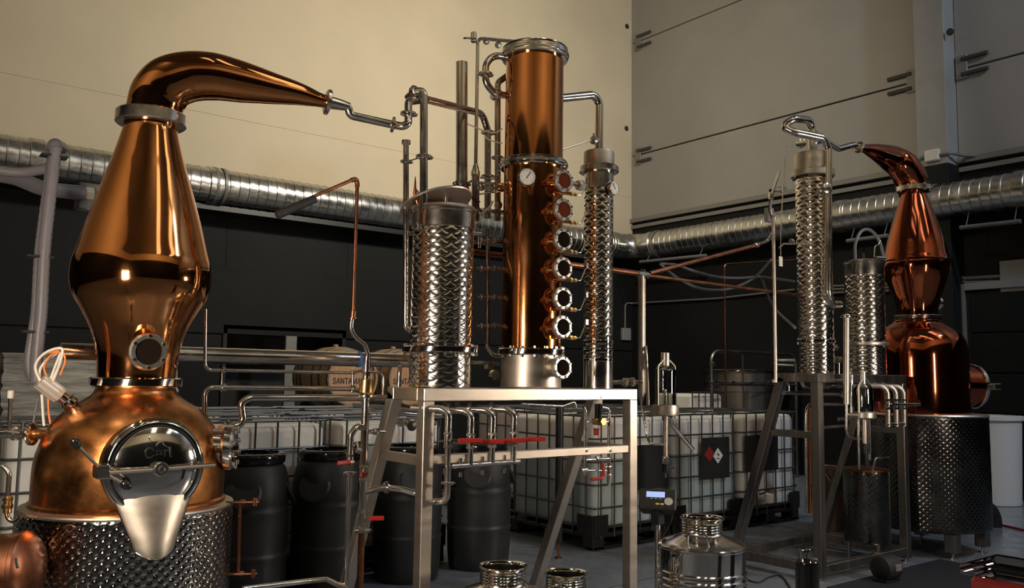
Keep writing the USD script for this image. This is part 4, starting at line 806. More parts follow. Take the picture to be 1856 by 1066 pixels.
# lyne pipe from the small still
RS = at(1667, 700, d=7.85); OX, OY = RS[0], RS[1]
tip2 = at(1557, 267, d=7.55)
run('lyne_pipe', 'steel pipe arching from the right hand condenser head to the tip of the small still', [O+V3(.06, .02, 3.345), O+V3(.06, .02, 3.46), at(1492, 253, d=7.3)+V3(0, 0, 0), at(1520, 270, d=7.4), at(1548, 262, d=7.5), tip2], .026, .06, cl=((tip2, tip2-at(1548, 262, d=7.5)),))
# second condenser on the right hand stand
O2 = V3(6.865, 3.88, 0)
t = thing('condenser', 'shorter dimpled steel condenser with a hose over its lid on the right hand stand', 'condenser', (6.865, 3.88, RZ))
part(t, 'base_tube', scaled(.160, RZ+.003, 1.80, 9, .045, .0023, O2, .009, .0045), 'dimple', True); flange(t, O2+V3(0, 0, 1.80), .180, .03, 'flange', 'satin', 10, ri=.14)
part(t, 'jacket', scaled(.160, 1.83, 2.41, 9, .062, .0028, O2, .0105, .005), 'dimple', True); part(t, 'top_band', lathe([(.162, 2.40), (.165, 2.405), (.165, 2.50), (.175, 2.505), (.175, 2.52), (.12, 2.535), (0, 2.54)], 48, True, o=O2), 'steel')
part(t, 'lid_knob', cyl(O2+V3(0, 0, 2.53), O2+V3(0, 0, 2.60), .011), 'steel')
part(t, 'lid_hose', hose([O2+V3(-.17, -.02, 2.53), O2+V3(-.16, -.02, 2.66), O2+V3(-.06, -.02, 2.78), O2+V3(.07, -.03, 2.80), O2+V3(.17, -.05, 2.72), O2+V3(.20, -.07, 2.58), O2+V3(.17, -.10, 2.50)], .014, 10), 'hose_grey', label='grey hose arching over the lid')
part(t, 'lid_fitting', cat(cyl(O2+V3(.05, -.08, 2.55), O2+V3(.16, -.10, 2.56), .02), tube([O2+V3(.07, -.06, 2.56), O2+V3(.08, -.06, 2.66), O2+V3(.14, -.06, 2.68), O2+V3(.17, -.06, 2.72)], .007, .03)), 'steel')
# parrot of the right hand stand
q = at(1534, 575, y=3.66)
run('upright_post', 'tall thin steel post in front of the right hand stand', [at(1534, 733, y=3.62), at(1534, 570, y=3.62)], .024, .05, 'satin', cl=((at(1534, 574, y=3.62), UP),), arm=[at(1534, 690, y=3.62), at(1534, 690, y=3.62)+V3(0, .1, 0)])
run('feed_tube', 'bent steel tube at the foot of the thin post of the right hand stand', poly(3.62, (1534, 733), (1534, 785), (1541, 795), (1560, 796)), .010, .06)
run('sample_loop', 'slim steel tube with a hooked top beside the right hand parrot', poly(3.6, (1540, 676), (1544, 675), (1543, 748)), .010, .02)
PO = at(1566, 752, y=3.55); PO[2] = 0; H = lambda py: at(1566, py, y=3.55)[2]
t = thing('spirit_parrot', 'dim spirit parrot with a glass bell in front of the right hand stand', 'spirit parrot', (PO[0], PO[1], H(760)))
part(t, 'cup', lathe([(.082, H(759)), (.09, H(757)), (.09, H(748)), (.08, H(746))], 40, True, o=PO), 'satin'); part(t, 'glass_bell', lathe([(.07, H(746)), (.07, H(706)), (.05, H(698)), (.03, H(696)), (.05, H(700)), (.066, H(708)), (.066, H(746))], 32, False, o=PO), M and stage.GetPrimAtPath('/World/Looks/parrot_glass') and UsdShade.Material.Get(stage, '/World/Looks/parrot_glass'), 60)
part(t, 'neck', cyl(PO+V3(0, 0, H(697)), PO+V3(0, 0, H(674)), .022, 20), 'satin'); part(t, 'float', cat(cyl(PO+V3(0, 0, H(720)), PO+V3(0, 0, H(706)), .03), cyl(PO+V3(0, 0, H(748)), PO+V3(0, 0, H(740)), .04)), 'black')
for s in (-1, 1): part(t, 'frame_arm', tube([PO+V3(s*.02, -.01, H(686)), PO+V3(s*.088, -.01, H(700)), PO+V3(s*.09, -.01, H(748))], .008, .03), 'satin')
part(t, 'centre_tube', cyl(PO+V3(0, 0, H(805)), PO+V3(0, 0, H(758)), .019, 16), 'satin'); part(t, 'drain_valve', cat(cyl(PO+V3(0, 0, H(822)), PO+V3(0, 0, H(804)), .022), cyl(PO+V3(-.03, 0, H(815)), PO+V3(.04, 0, H(815)), .012)), 'black')
part(t, 'side_tube', tube([PO+V3(-.08, 0, H(758)), PO+V3(-.085, 0, H(800)), PO+V3(-.085, 0, H(850))], .010, .02), 'steel'); part(t, 'spout', tube([PO+V3(.07, 0, H(758)), PO+V3(.075, 0, H(790)), PO+V3(.07, 0, H(835))], .012, .03), 'steel')
# elbows with valves at the right end of the right stand
part(t, 'bracket_arm', cyl(PO+V3(-.085, .0, H(752)), V3(at(1534, 700, y=3.62)[0], 3.62, H(752)), .012), 'satin')
t = thing('lever_manifold', 'row of three steel elbows with plain levers at the right hand stand', 'pipe manifold', at(1625, 740, y=3.66))
for i, x in enumerate((1609, 1624, 1638)):
    ty = 3.60; v = at(x, 733, y=ty)
    part(t, 'elbow', tube([V3(v[0]-.16, ty+.22, v[2]+.145), V3(v[0]-.03, ty+.03, v[2]+.145), V3(v[0], ty, v[2]+.11), V3(v[0], ty, v[2]-.18)], .0215, .07), 'satin'); ballvalve(t, v, UP, .018, V3(1, -.4, 0), .12, 'steel')
a, b = at(1607, 770, y=3.60), at(1640, 770, y=3.60); part(t, 'collector', cyl(a, V3(b[0], 3.60, a[2]), .016), 'steel')
part(t, 'red_handle', cyl(at(1590, 745, y=3.72), at(1590, 728, y=3.72), .02), 'redglass')
t = thing('pipe_cluster', 'tangle of steel pipes and unions under the right hand stand', 'pipe fittings', at(1520, 715, y=3.9))
for a, b, r in (((1420, 712), (1530, 715), .016), ((1494, 699), (1530, 697), .02), ((1494, 733), (1530, 733), .014), ((1520, 760), (1545, 758), .016), ((1494, 775), (1530, 772), .012)):
    part(t, 'tube', cyl(at(*a, y=3.9), at(*b, y=3.9), r, 12), 'steel')
for p in ((1520, 698), (1527, 715), (1538, 745), (1536, 757), (1496, 699)): part(t, 'union', hexnut(at(*p, y=3.88), XD, .03, .04), 'steel')
part(t, 'short_elbow', [tube([at(1424, 695, y=3.9), at(1430, 696, y=3.9), at(1429, 712, y=3.9)], .008, .02), tube([at(1452, 688, y=3.95), at(1456, 700, y=3.95), at(1466, 702, y=3.95)], .016, .03)], 'steel')
part(t, 'valve_nut', [hexnut(at(1500+8*k, 608+22*k, y=4.0), XD, .03, .06) for k in range(3)], 'steel'); part(t, 'valve_tube', tube([at(1497, 608, y=4.02), at(1502, 640, y=4.02), at(1520, 655, y=4.02), at(1520, 690, y=4.02)], .012, .03), 'steel')
run('standing_pipe', 'steel pipe arching over behind the front leg of the right hand stand', [at(1482, 733, y=4.0), at(1467, 733, y=4.0), at(1461, 745, y=4.0), at(1462, 930, y=4.0)], .013, .05)
run('standing_pipe', 'thick copper pipe standing behind the right hand stand', [at(1470, 740, y=4.05), at(1471, 930, y=4.05)], .028, .05, 'copper_pipe')
x_ = at(1403, 500, y=4.0)[0]
t = run('thin_upright', 'thin upright steel rod at the left of the right hand stand', [V3(x_, 4.0, at(1403, 395, y=4.0)[2]), V3(x_, 4.0, at(1404, 688, y=4.0)[2])], .0145, .05, 'satin')
part(t, 'side_arm', cat(cyl(at(1404, 653, y=4.0), at(1440, 653, y=3.95), .011), cyl(at(1404, 661, y=4.0), at(1438, 662, y=3.95), .009)), 'steel'); part(t, 'foot', cyl(at(1404, 694, y=4.0), at(1404, 688, y=4.0), .022), 'aluminium')

# --- the small red copper still at the right
O = V3(OX, OY, 0)
t = thing('pot_still', 'smaller reddish copper pot still at the right on a dimpled steel kettle', 'still', O)
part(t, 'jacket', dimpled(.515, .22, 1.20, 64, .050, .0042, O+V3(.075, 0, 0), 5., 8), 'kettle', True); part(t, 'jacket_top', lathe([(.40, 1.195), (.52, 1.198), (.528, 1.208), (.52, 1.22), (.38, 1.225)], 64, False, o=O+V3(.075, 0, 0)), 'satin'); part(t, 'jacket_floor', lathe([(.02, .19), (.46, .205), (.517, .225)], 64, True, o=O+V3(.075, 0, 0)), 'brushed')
for a in (-2.25, -.95, .6, 2.2):
    c = O+V3(.075+.44*math.cos(a), .44*math.sin(a), 0); part(t, 'leg', block(.10, .10, .16, c+V3(0, 0, .13), .006), 'brushed'); part(t, 'levelling_foot', cat(cyl(c, c+V3(0, 0, .012), .04), cyl(c, c+V3(0, 0, .06), .012)), 'steel')
K2_ = 1.033
kz = lambda L: [(r*K2_, 1.5+(z-1.5)*K2_) for r, z in L]
P = kz([(.395, 1.19), (.40, 1.25), (.402, 1.4), (.40, 1.65), (.395, 1.78), (.372, 1.88), (.32, 1.955), (.25, 2.005), (.205, 2.035), (.19, 2.06)])
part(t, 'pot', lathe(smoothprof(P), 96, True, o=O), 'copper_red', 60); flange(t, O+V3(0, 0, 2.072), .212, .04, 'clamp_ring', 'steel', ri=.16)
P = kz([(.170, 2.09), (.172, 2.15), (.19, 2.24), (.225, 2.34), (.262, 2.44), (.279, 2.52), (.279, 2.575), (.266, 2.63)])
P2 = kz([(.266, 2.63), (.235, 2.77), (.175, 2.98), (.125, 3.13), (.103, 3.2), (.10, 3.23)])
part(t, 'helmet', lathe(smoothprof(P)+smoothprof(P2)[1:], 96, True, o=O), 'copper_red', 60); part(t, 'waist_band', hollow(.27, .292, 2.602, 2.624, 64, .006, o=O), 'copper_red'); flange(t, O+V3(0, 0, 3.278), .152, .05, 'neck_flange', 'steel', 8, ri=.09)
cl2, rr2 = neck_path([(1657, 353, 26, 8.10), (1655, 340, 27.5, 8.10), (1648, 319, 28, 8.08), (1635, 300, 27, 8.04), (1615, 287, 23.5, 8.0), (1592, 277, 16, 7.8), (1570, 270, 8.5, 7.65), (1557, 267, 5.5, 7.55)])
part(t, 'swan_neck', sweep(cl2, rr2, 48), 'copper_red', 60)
sight(t, O+V3(.20, -.10, 2.235), V3(.95, -.35, 0), .065, .08, 'mirror', 'copper_red', 6)
mo = V3(.93, -.40, 0); mo /= np.linalg.norm(mo)
manhole(t, O+mo*.575+V3(0, 0, 1.47), mo, .20, .24, 'copper_red', tilt=.0, knobs=False, logo=False)
# receiver tank behind the front leg of the right stand
rx = at(1592, 860, y=3.95); ro = V3(6.935, 3.945, 0)
t = thing('receiver_tank', 'small dim dimpled steel receiver tank between the legs of the right hand stand', 'tank', ro)
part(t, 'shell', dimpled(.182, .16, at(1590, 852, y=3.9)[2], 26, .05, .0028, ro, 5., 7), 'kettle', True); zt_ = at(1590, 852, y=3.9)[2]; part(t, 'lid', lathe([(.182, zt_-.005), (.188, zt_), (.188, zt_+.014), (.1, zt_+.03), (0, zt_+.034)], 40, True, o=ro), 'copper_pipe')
for k in range(3): part(t, 'leg', cyl(ro+V3(.15*math.cos(k*2.1), .15*math.sin(k*2.1), 0), ro+V3(.15*math.cos(k*2.1), .15*math.sin(k*2.1), .17), .018), 'brushed')
part(t, 'pipe', tube([ro+V3(-.12, -.12, zt_), ro+V3(-.13, -.16, zt_+.12), ro+V3(.06, -.17, zt_+.12)], .009, .02), 'steel')
bk = V3(*at(1512, 920, z=0.02)[:2], 0) if False else V3(at(1512, 880, y=4.95)[0], 4.95, 0)
t = thing('steel_bucket', 'brownish steel bucket with a wire handle standing behind the right hand stand', 'bucket', bk); zb_ = .62
part(t, 'body', lathe([(.15, .0), (.155, .004), (.20, zb_-.01), (.207, zb_), (.20, zb_+.004), (.193, zb_-.01), (.147, .02), (0, .016)], 40, True, o=bk), 'bucket'); part(t, 'handle', hose([bk+V3(-.2, 0, zb_-.02), bk+V3(-.19, -.14, zb_-.18), bk+V3(-.05, -.21, zb_-.3), bk+V3(.1, -.19, zb_-.33)], .005), 'steel')

# ---------------------------------------------------------------- caged tanks
def rbox(x0, x1, y0, y1, z0, z1, r):
    P = [(x+sx*0, y, z) for sx in (0,) for x in (x0+r, x1-r) for y in (y0+r, y1-r) for z in (z0+r, z1-r)]
    s = trimesh.creation.icosphere(2, r); pts = np.vstack([s.vertices+p for p in P]); return trimesh.convex.convex_hull(pts)
def caged_tank(label, liquid, group=None, name='caged_tank'):
    """origin: middle of the front's foot; 1.0 m wide (x), 1.2 m deep (y)"""
    t = thing(name, label, 'tank', (0, 0, 0), group)
    w, d, z0, z1 = .5, 1.2, .16, 1.13
    if liquid:
        part(t, 'tank_body', rbox(-w+.03, w-.03, .03, d-.03, liquid-.001, z1, .06) if False else rbox(-w+.03, w-.03, .03, d-.03, z0, z1, .06), 'hdpe', 40)
        lq = rbox(-w+.028, w-.028, .028, d-.028, z0, z1, .06); lq = trimesh.intersections.slice_mesh_plane(lq, (0, 0, -1), (0, 0, liquid), cap=True, engine='manifold')
        part(t, 'liquid', lq, 'liquid', 30, label='greyer lower part where the liquid shows through')
    else: part(t, 'tank_body', rbox(-w+.03, w-.03, .03, d-.03, z0, z1, .06), 'hdpe', 40)
    part(t, 'filler_cap', cat(lathe([(.12, 1.125), (.12, 1.15), (.11, 1.165), (0, 1.165)], 32, False, o=(0, .6, 0))), 'black')
    r = .0085
    def ring(z): return sweep(np.vstack([fillet([(0, .0, z), (w, 0, z), (w, d, z), (-w, d, z), (-w, 0, z), (-.001, 0, z)], .06)]), r, 8)
    for z in (.20, .36, .56, .76, .96, 1.155): part(t, 'cage_hoop', ring(z), 'cage')
    for x in np.linspace(-w+.09, w-.09, 6):
        for y in (0, d): part(t, 'cage_bar', cyl((x, y, .10), (x, y, 1.155), r*.9, 8), 'cage')
    for y in np.linspace(.1, d-.1, 7):
        for x in (-w, w): part(t, 'cage_bar', cyl((x, y, .10), (x, y, 1.155), r*.9, 8), 'cage')
    for y in (.34, .86): part(t, 'top_bar', cyl((-w, y, 1.16), (w, y, 1.16), .010, 8), 'cage')
    part(t, 'pallet', cat(quadbox(-w, w, 0.0, d, .10, .14, .01), *[quadbox(-w+a*(w-.07), -w+a*(w-.07)+.14, b*(d-.14), b*(d-.14)+.14, 0, .11, .01) for a in (0, 1, 2) for b in (0, .5, 1)], quadbox(-w, w, 0, .09, 0, .03), quadbox(-w, w, d-.09, d, 0, .03)), 'black')
    for a in (-1, 1):
        part(t, 'corner_guard', cat(quadbox(a*w-.17 if a > 0 else a*w, a*w if a > 0 else a*w+.17, -.012, .012, .13, .30, .003), quadbox(a*w-.012, a*w+.012, 0, .2, .13, .30, .003)), 'black')
    return t
TA = caged_tank('white caged tank half full of greyish liquid, its corner right behind the middle stand', .78)
move(TA, (5.75, 5.52, 0))
dup_ = []
TC = caged_tank('white caged tank without visible liquid at the right end of its row', 0); move(TC, (7.82, 5.52, 0))
dup(TA, (6.785, 5.52, 0), 0, 'white caged tank bearing the black placard with a hazard diamond')
dup(TC, (3.47, 5.92, 0), 0, 'white caged tank behind the dark drums, just left of the middle stand')
dup(TC, (2.43, 5.92, 0), 0, 'white caged tank behind the drums, right beside the big copper still')
dup(TC, (1.30, 5.92, 0), 0, 'white caged tank behind the big still, at the left edge of the view')
G_ = 'white caged tanks in the second row behind the drums'
dup(TC, (2.9, 7.2, 0), 0, 'white caged tank in the second row, left of its neighbour', G_); dup(TC, (3.95, 7.2, 0), 0, 'white caged tank in the second row, in front of the barrels', G_)
dup(TC, (6.3, 6.9, 0), 0, 'white caged tank behind the right hand row, its top just showing')
dup(TC, (7.35, 6.9, 0), 0, 'white caged tank behind the right hand row, in front of the steel vat')
def placard(x, z, w, h, label, sign=False):
    t = thing('placard', label, 'sign', (x, 5.505, z)); c = V3(x, 5.503, z)
    part(t, 'plate', block(w, .006, h, c, .001), 'placard')
    if sign:
        dm = block(.11, .003, .11, (0, 0, 0), .0005, frame((0, 0, 1))); R = trimesh.transformations.rotation_matrix(PI/4, (0, 1, 0)); dm.apply_transform(R); dm2 = dm.copy(); dm2.apply_scale((.93, 1, .93))
        a = c+V3(.03, -.005, .02); b = c+V3(-.10, -.005, .04)
        for o_, m1 in ((b, 'redglass'), (a, 'white')):
            q = dm.copy(); q.vertices += o_; part(t, 'hazard_diamond', q, m1, label='red hazard diamond' if m1 == 'redglass' else 'white hazard diamond')
        part(t, 'pictogram', cat(cyl(a+V3(-.012, -.004, .022), a+V3(.012, -.004, .004), .006, 8), block(.045, .002, .008, a+V3(0, -.003, -.028), .0005)), 'ink')
pa = at(1178, 846, y=5.503); placard(pa[0], pa[2], .50, .40, 'plain black placard on the tank right behind the middle stand')
pb = at(1297, 830, y=5.503); placard(pb[0], pb[2], .43, .40, 'black placard with hazard diamonds on the middle tank of the right row', True)
pc = at(1381, 820, y=5.503); placard(pc[0], pc[2], .56, .36, 'plain black placard on the tank at the right end of the row')
vt = at(1387, 905, y=5.46)
t = thing('tank_valve', 'pale outlet valve at the foot of the right hand caged tank', 'valve', vt); part(t, 'body', cyl(vt+V3(0, .12, .03), vt+V3(0, -.02, .03), .05), 'white_tub'); part(t, 'lever', bar(vt+V3(-.12, -.02, .06), vt+V3(.04, -.02, .09), .025, .012), 'black'); part(t, 'cap', cyl(vt+V3(.0, -.05, -.03), vt+V3(0, -.05, .06), .045), 'white_tub')

# dark drums
def drum(label):
    t = thing('plastic_drum', label, 'drum', (0, 0, 0), None)
    P = [(.22, .0), (.235, .02), (.245, .10), (.252, .28), (.252, .30), (.257, .315), (.252, .33), (.246, .345), (.252, .36), (.254, .55), (.254, .58), (.259, .60), (.253, .615), (.246, .635), (.253, .65), (.254, .70), (.246, .80), (.226, .875), (.205, .90), (.20, .905)]
    part(t, 'body', lathe(P, 64, True), 'drum', 50)
    part(t, 'lid_ring', lathe([(.19, .90), (.212, .905), (.222, .915), (.222, .955), (.214, .965), (.20, .972), (.18, .972)], 64, False), 'gloss_black', 50)
    ld = part(t, 'lid', lathe([(.19, .93), (.188, .962), (.15, .952), (0, .955)], 48, False), 'gloss_black')
    for k in range(5): a = k*2*PI/5; part(ld, 'lid_rib', block(.05, .02, .028, (.15*math.cos(a), .15*math.sin(a), .962), .004, frame((0, 0, 1))@np.array([[math.cos(a), -math.sin(a), 0], [math.sin(a), math.cos(a), 0], [0, 0, 1]])), 'gloss_black')
    for s in (-1, 1): part(t, 'hand_grip', put(lathe([(.0, -.03), (.10, -.02), (.115, 0), (.10, .012), (.0, .012)], 24, False), V3(s*.19, -.155, .735), V3(s*.55, -.5, .35)), 'drum')
    return t
D0 = drum('dark plastic drum between the big still and the next drum'); move(D0, (2.20, 5.60, 0), 20)
for (x, y, a, lb) in ((2.775, 5.60, 0, 'dark plastic drum left of the valve manifold, with a moulded grip'), (3.42, 5.60, 30, 'dark plastic drum standing behind the left legs of the middle stand'), (4.10, 5.63, 10, 'dark plastic drum standing in the middle of the stand, below the red levers')):
    dup(D0, (x, y, 0), a, lb)

# oak barrels lying on a rack
BZ, BY = at(643, 686, y=8.5)[2], 8.5
def barrel(label):
    t = thing('oak_barrel', label, 'barrel', (0, 0, 0))
    P = [(.275, 0), (.30, 0), (.318, .10), (.345, .28), (.356, .46), (.345, .64), (.318, .82), (.30, .92), (.275, .92)]
    n = 26
    for k in range(n):
        a0_, a1_ = k*2*PI/n+.004, (k+1)*2*PI/n-.004; v = []
        for (r, h) in P[1:-1]:
            for a in (a0_, a1_):
                for q in (r, r-.025): v.append((q*math.cos(a), h, q*math.sin(a)))
        f = []; L = len(P)-2
        for i in range(L-1):
            b = i*4; c = b+4
            for (p, q) in ((0, 2), (2, 3), (3, 1), (1, 0)): f += [(b+p, b+q, c+q), (b+p, c+q, c+p)]
        f += [(0, 1, 3), (0, 3, 2)]; e = (L-1)*4; f += [(e, e+3, e+1), (e, e+2, e+3)]
        part(t, 'stave', trimesh.Trimesh(np.array(v), np.array(f), process=False), 'wood', 20)
    for z, r in ((.012, .304), (.16, .331), (.30, .350), (.60, .350), (.74, .331), (.885, .306)): part(t, 'hoop', hollow(r-.012, r+.004, 0, .035, 48, .001, YD, (0, z, 0)), 'hoop')
    hd = part(t, 'head', lathe([(.285, .035), (.285, .05), (0, .05)], 48, False, YD), 'wood_head') if False else part(t, 'head', cyl((0, .03, 0), (0, .055, 0), .285, 48, .002), 'wood_head')
    tm = meshkit.text_mesh('SANTAMANIA', .062, .002, True); tm.vertices[:, 0] -= tm.bounds[:, 0].mean(); wd = np.ptp(tm.vertices[:, 0]); tm.vertices[:, 0] *= .47/wd
    v = tm.vertices.copy(); tm.vertices = np.stack([v[:, 0], .030-v[:, 2], v[:, 1]-.06], 1); part(hd, 'lettering', tm, 'ink', False, label='dark stencilled word SANTAMANIA')
    part(t, 'bung', lathe([(.03, -.01), (.032, .02), (.02, .03)], 16, True, (0, 0, 1), (0, .46, .352)), 'wood')
    return t
B0 = barrel('oak barrel lying on the rack, its stencilled head facing out behind the manifold'); bxl = at(641, 688, y=BY)[0]; move(B0, (bxl, BY, BZ), 0)
dup(B0, (bxl+.75, BY, BZ), 0, 'oak barrel lying behind the left end of the middle stand, mostly hidden')
t = thing('barrel_rack', 'dark steel rack carrying the two oak barrels', 'rack', (bxl+.37, BY+.45, 0))
for y in (BY+.15, BY+.78): part(t, 'rail', quadbox(bxl-.55, bxl+1.3, y-.03, y+.03, BZ-.40, BZ-.335), 'black')
for x in (bxl-.5, bxl+1.25):
    for y in (BY+.15, BY+.78): part(t, 'leg', quadbox(x-.03, x+.03, y-.03, y+.03, 0, BZ-.40), 'black')
for x in (bxl, bxl+.74):
    for s in (-1, 1):
        for y in (BY+.15, BY+.78): part(t, 'chock', block(.10, .07, .07, (x+s*.2, y, BZ-.315), .01), 'black')

# pallets of wrapped goods behind the big still
for i, (x0, x1, y0, y1, zt2, lb) in enumerate(((-.35, .88, 7.25, 8.2, 1.60, 'pallet of goods under crinkled clear wrap at the left edge'), (.95, 2.2, 7.25, 8.2, 1.62, 'pallet of goods under crinkled clear wrap behind the big still'))):
    t = thing('wrapped_pallet', lb, 'pallet', ((x0+x1)/2, y0, 0))
    part(t, 'pallet', cat(quadbox(x0, x1, y0, y1, .10, .14), *[quadbox(x0, x1, y, y+.1, 0, .10) for y in (y0, (y0+y1)/2-.05, y1-.1)]), 'wood')
    for k in range(4):
        z0_ = .145+k*(zt2-.17)/4; m = quadbox(x0+.03, x1-.03, y0+.03, y1-.03, z0_, z0_+(zt2-.17)/4-.01, .01); part(t, 'carton_layer', m, 'carton')
    nx, nz = 60, 44
    v = []; gx = np.linspace(0, 1, nx); gz_ = np.linspace(.12, zt2, nz)
    loop = [(x0, y0), (x1, y0), (x1, y1), (x0, y1)]; per = []
    for a, b in zip(loop, loop[1:]+loop[:1]): per += [(a[0]+(b[0]-a[0])*q, a[1]+(b[1]-a[1])*q) for q in np.linspace(0, 1, 40, endpoint=False)]
    per = np.array(per); cen = per.mean(0); V = []
    for z in gz_:
        pp = np.c_[per, np.full(len(per), z)]; off = (meshkit.fbm(pp*V3(2.5, 2.5, 26), 3, 5+i)-.5)*.085
        dirn = (per-cen)/np.linalg.norm(per-cen, axis=1, keepdims=True); V.append(np.c_[per+dirn*off[:, None], np.full(len(per), z)])
    V = np.vstack(V); n_ = len(per); F_ = []
    for a in range(nz-1):
        for k in range(n_):
            k2 = (k+1) % n_; F_ += [(a*n_+k, a*n_+k2, a*n_+n_+k2), (a*n_+k, a*n_+n_+k2, a*n_+n_+k)]
    top = (nz-1)*n_; V = np.vstack([V, [[cen[0], cen[1], zt2+.01]]]); F_ += [(top+k, top+(k+1) % n_, len(V)-1) for k in range(n_)]
    part(t, 'shrink_wrap', trimesh.Trimesh(V, np.array(F_), process=False), 'wrap', 25)

# ---------------------------------------------------------------- steel cans, scale and small things on the floor
def can(label, R, H_, rim):
    """steel drum can: body with pressed ribs, cone shoulder, threaded neck, two wire handles, tap"""
    t = thing('steel_can', label, 'can', (0, 0, 0)); hs = H_-.145*R/.22
    P = [(R*.95, 0), (R, .012)]
    for z in (.10, .14, .18): P += [(R, z-.014), (R+.007, z-.006), (R+.007, z+.006), (R, z+.014)]
    for z in (hs-.20, hs-.165, hs-.13): P += [(R, z-.012), (R+.006, z-.005), (R+.006, z+.005), (R, z+.012)]
    P += [(R, hs-.01), (R+.004, hs-.004), (R+.004, hs+.003), (R-.002, hs+.008)]
    part(t, 'body', lathe(P, 72, False), 'mirror', 30); part(t, 'bottom', cyl((0, 0, .004), (0, 0, .012), R*.97, 48), 'mirror')
    hn = H_-.085
    part(t, 'shoulder', lathe([(R-.002, hs+.008), (R*.9, hs+(hn-hs)*.35), (rim*.98, hn-.008), (rim*.93, hn), (rim*.92, hn+.01)], 72, False), 'steel', 50)
    N = [(rim*.92, hn)]
    for k in range(4): z = hn+.014+k*.014; N += [(rim*.92, z-.005), (rim*.96, z), (rim*.92, z+.005)]
    N += [(rim*.94, H_-.018), (rim, H_-.010), (rim*1.02, H_-.004), (rim, H_), (rim*.9, H_-.004), (rim*.86, H_-.02), (rim*.86, hn-.05)]
    part(t, 'neck', lathe(N, 64, False), 'mirror', 40)
    part(t, 'inner_ring', hollow(rim*.55, rim*.86, hn-.02, hn-.014, 48, .002), 'mirror')
    for s in (-1, 1):
        x = s*(R*.80); zz = hs+(hn-hs)*.28
        part(t, 'handle', tube([(x, -.055, zz-.01), (x+s*.012, -.05, zz+.085), (x+s*.012, .05, zz+.085), (x, .055, zz-.01)], .0055, .045, 8), 'mirror')
    part(t, 'medallion', put(lathe([(.02, 0), (.03, .004), (.03, .008), (.012, .010)], 20, True), V3(R*.55, -R*.36, hs+(hn-hs)*.47), V3(.35, -.25, 1)), 'mirror')
    return t
K0 = can('tall polished steel can beside the weighing indicator, ribbed and with wire handles', .228, .76, .115)
kc = at(1272, 990, z=.62); kd = at(1272, 945, d=4.62); move(K0, (kd[0], kd[1], .0), 33)
kh = kd[2]
K1 = can('steel can with a wide threaded mouth, left of the sloping stand leg', .20, at(912, 1024, d=4.2)[2], .118); q = at(912, 1024, d=4.2); move(K1, (q[0], q[1], 0), 75)
K2 = can('steel can with a loop handle, right of the sloping stand leg', .19, at(1026, 1037, d=4.5)[2], .112); q = at(1026, 1037, d=4.5); move(K2, (q[0], q[1], 0), 38)
# weighing indicator on its post
w0 = at(1192, 908, d=4.9); wp = V3(w0[0], w0[1], 0); cd_ = V3(-w0[0]*.6-.6, -w0[1], 0); cd_ /= np.linalg.norm(cd_)
t = thing('weighing_indicator', 'black weighing indicator with a blue screen on a thin post', 'scale', wp)
Zn = cd_*.80+V3(-.12, .1, .62); Zn /= np.linalg.norm(Zn); F = frame(Zn); hp = w0+V3(0, 0, .005)
bd = trimesh.convex.convex_hull(np.vstack([[hp+F[:, 0]*x+F[:, 1]*y+Zn*z for x in (-.105, .105) for y in (-.062, .070) for z in (0,)], [hp+F[:, 0]*x+F[:, 1]*y+Zn*z for x in (-.098, .098) for y in (-.055, .062) for z in (.008,)], [hp+F[:, 0]*x+F[:, 1]*y-Zn*z for x in (-.085, .085) for y, z in ((-.05, .075), (.05, .05))]]))
body = part(t, 'case', bd, 'rubber'); fp = lambda x, y, z=.009: hp+F[:, 0]*x+F[:, 1]*y+Zn*z
part(body, 'screen', block(.105, .036, .003, fp(-.012, .030), .001, F), 'lcd', label='lit blue grey display')
for x in (-.05, -.025, 0, .025): part(body, 'indicator_mark', block(.012, .004, .002, fp(x-.01, .003), .0005, F), 'tag' if x > -.04 else 'red')
part(body, 'button_pad', lathe([(.024, 0), (.024, .003), (.01, .004)], 24, True, Zn, fp(.062, -.012, .008)), 'tag'); 
for x in (.0, .026): part(body, 'yellow_key', block(.020, .011, .003, fp(x, -.030), .0008, F), 'key_yellow')
part(body, 'side_knob', cyl(fp(-.10, -.02, -.03), fp(-.118, -.02, -.03), .008), 'brass')
part(t, 'post', cyl(wp+V3(0, 0, .05), V3(w0[0], w0[1], w0[2]-.06), .017, 16), 'steel'); part(t, 'post_head', block(.06, .06, .08, V3(w0[0], w0[1], w0[2]-.09), .006), 'black')
part(t, 'foot_plate', quadbox(wp[0]-.06, wp[0]+.06, wp[1]-.06, wp[1]+.06, 0, .05), 'black'); part(t, 'curly_cable', hose([hp+V3(.09, -.02, -.06), hp+V3(.10, -.02, -.11), hp+V3(.085, 0, -.16), hp+V3(.03, .02, -.3), wp+V3(.02, .0, .1)], .005), 'rubber')
# black cylinder in the front
o = at(1463, 1040, d=4.3); o[2] = 0; H = lambda py, d=4.3: at(1463, py, d=d)[2]
t = thing('black_cylinder', 'glossy black cylinder with a chrome cap in front of the right hand stand', 'pump', o)
part(t, 'barrel', lathe([(.055, 0), (.058, .01), (.058, H(1022)), (.05, H(1017)), (.0, H(1016))], 36, True, o=o), 'gloss_black'); part(t, 'chrome_cap', lathe([(.034, H(1018)), (.034, H(1001)), (.03, H(998)), (0, H(997))], 28, True, o=o+V3(.028, .03, 0)), 'mirror'); part(t, 'side_pipe', cyl(o+V3(.075, .0, 0), o+V3(.075, .0, H(1016)), .012), 'steel')
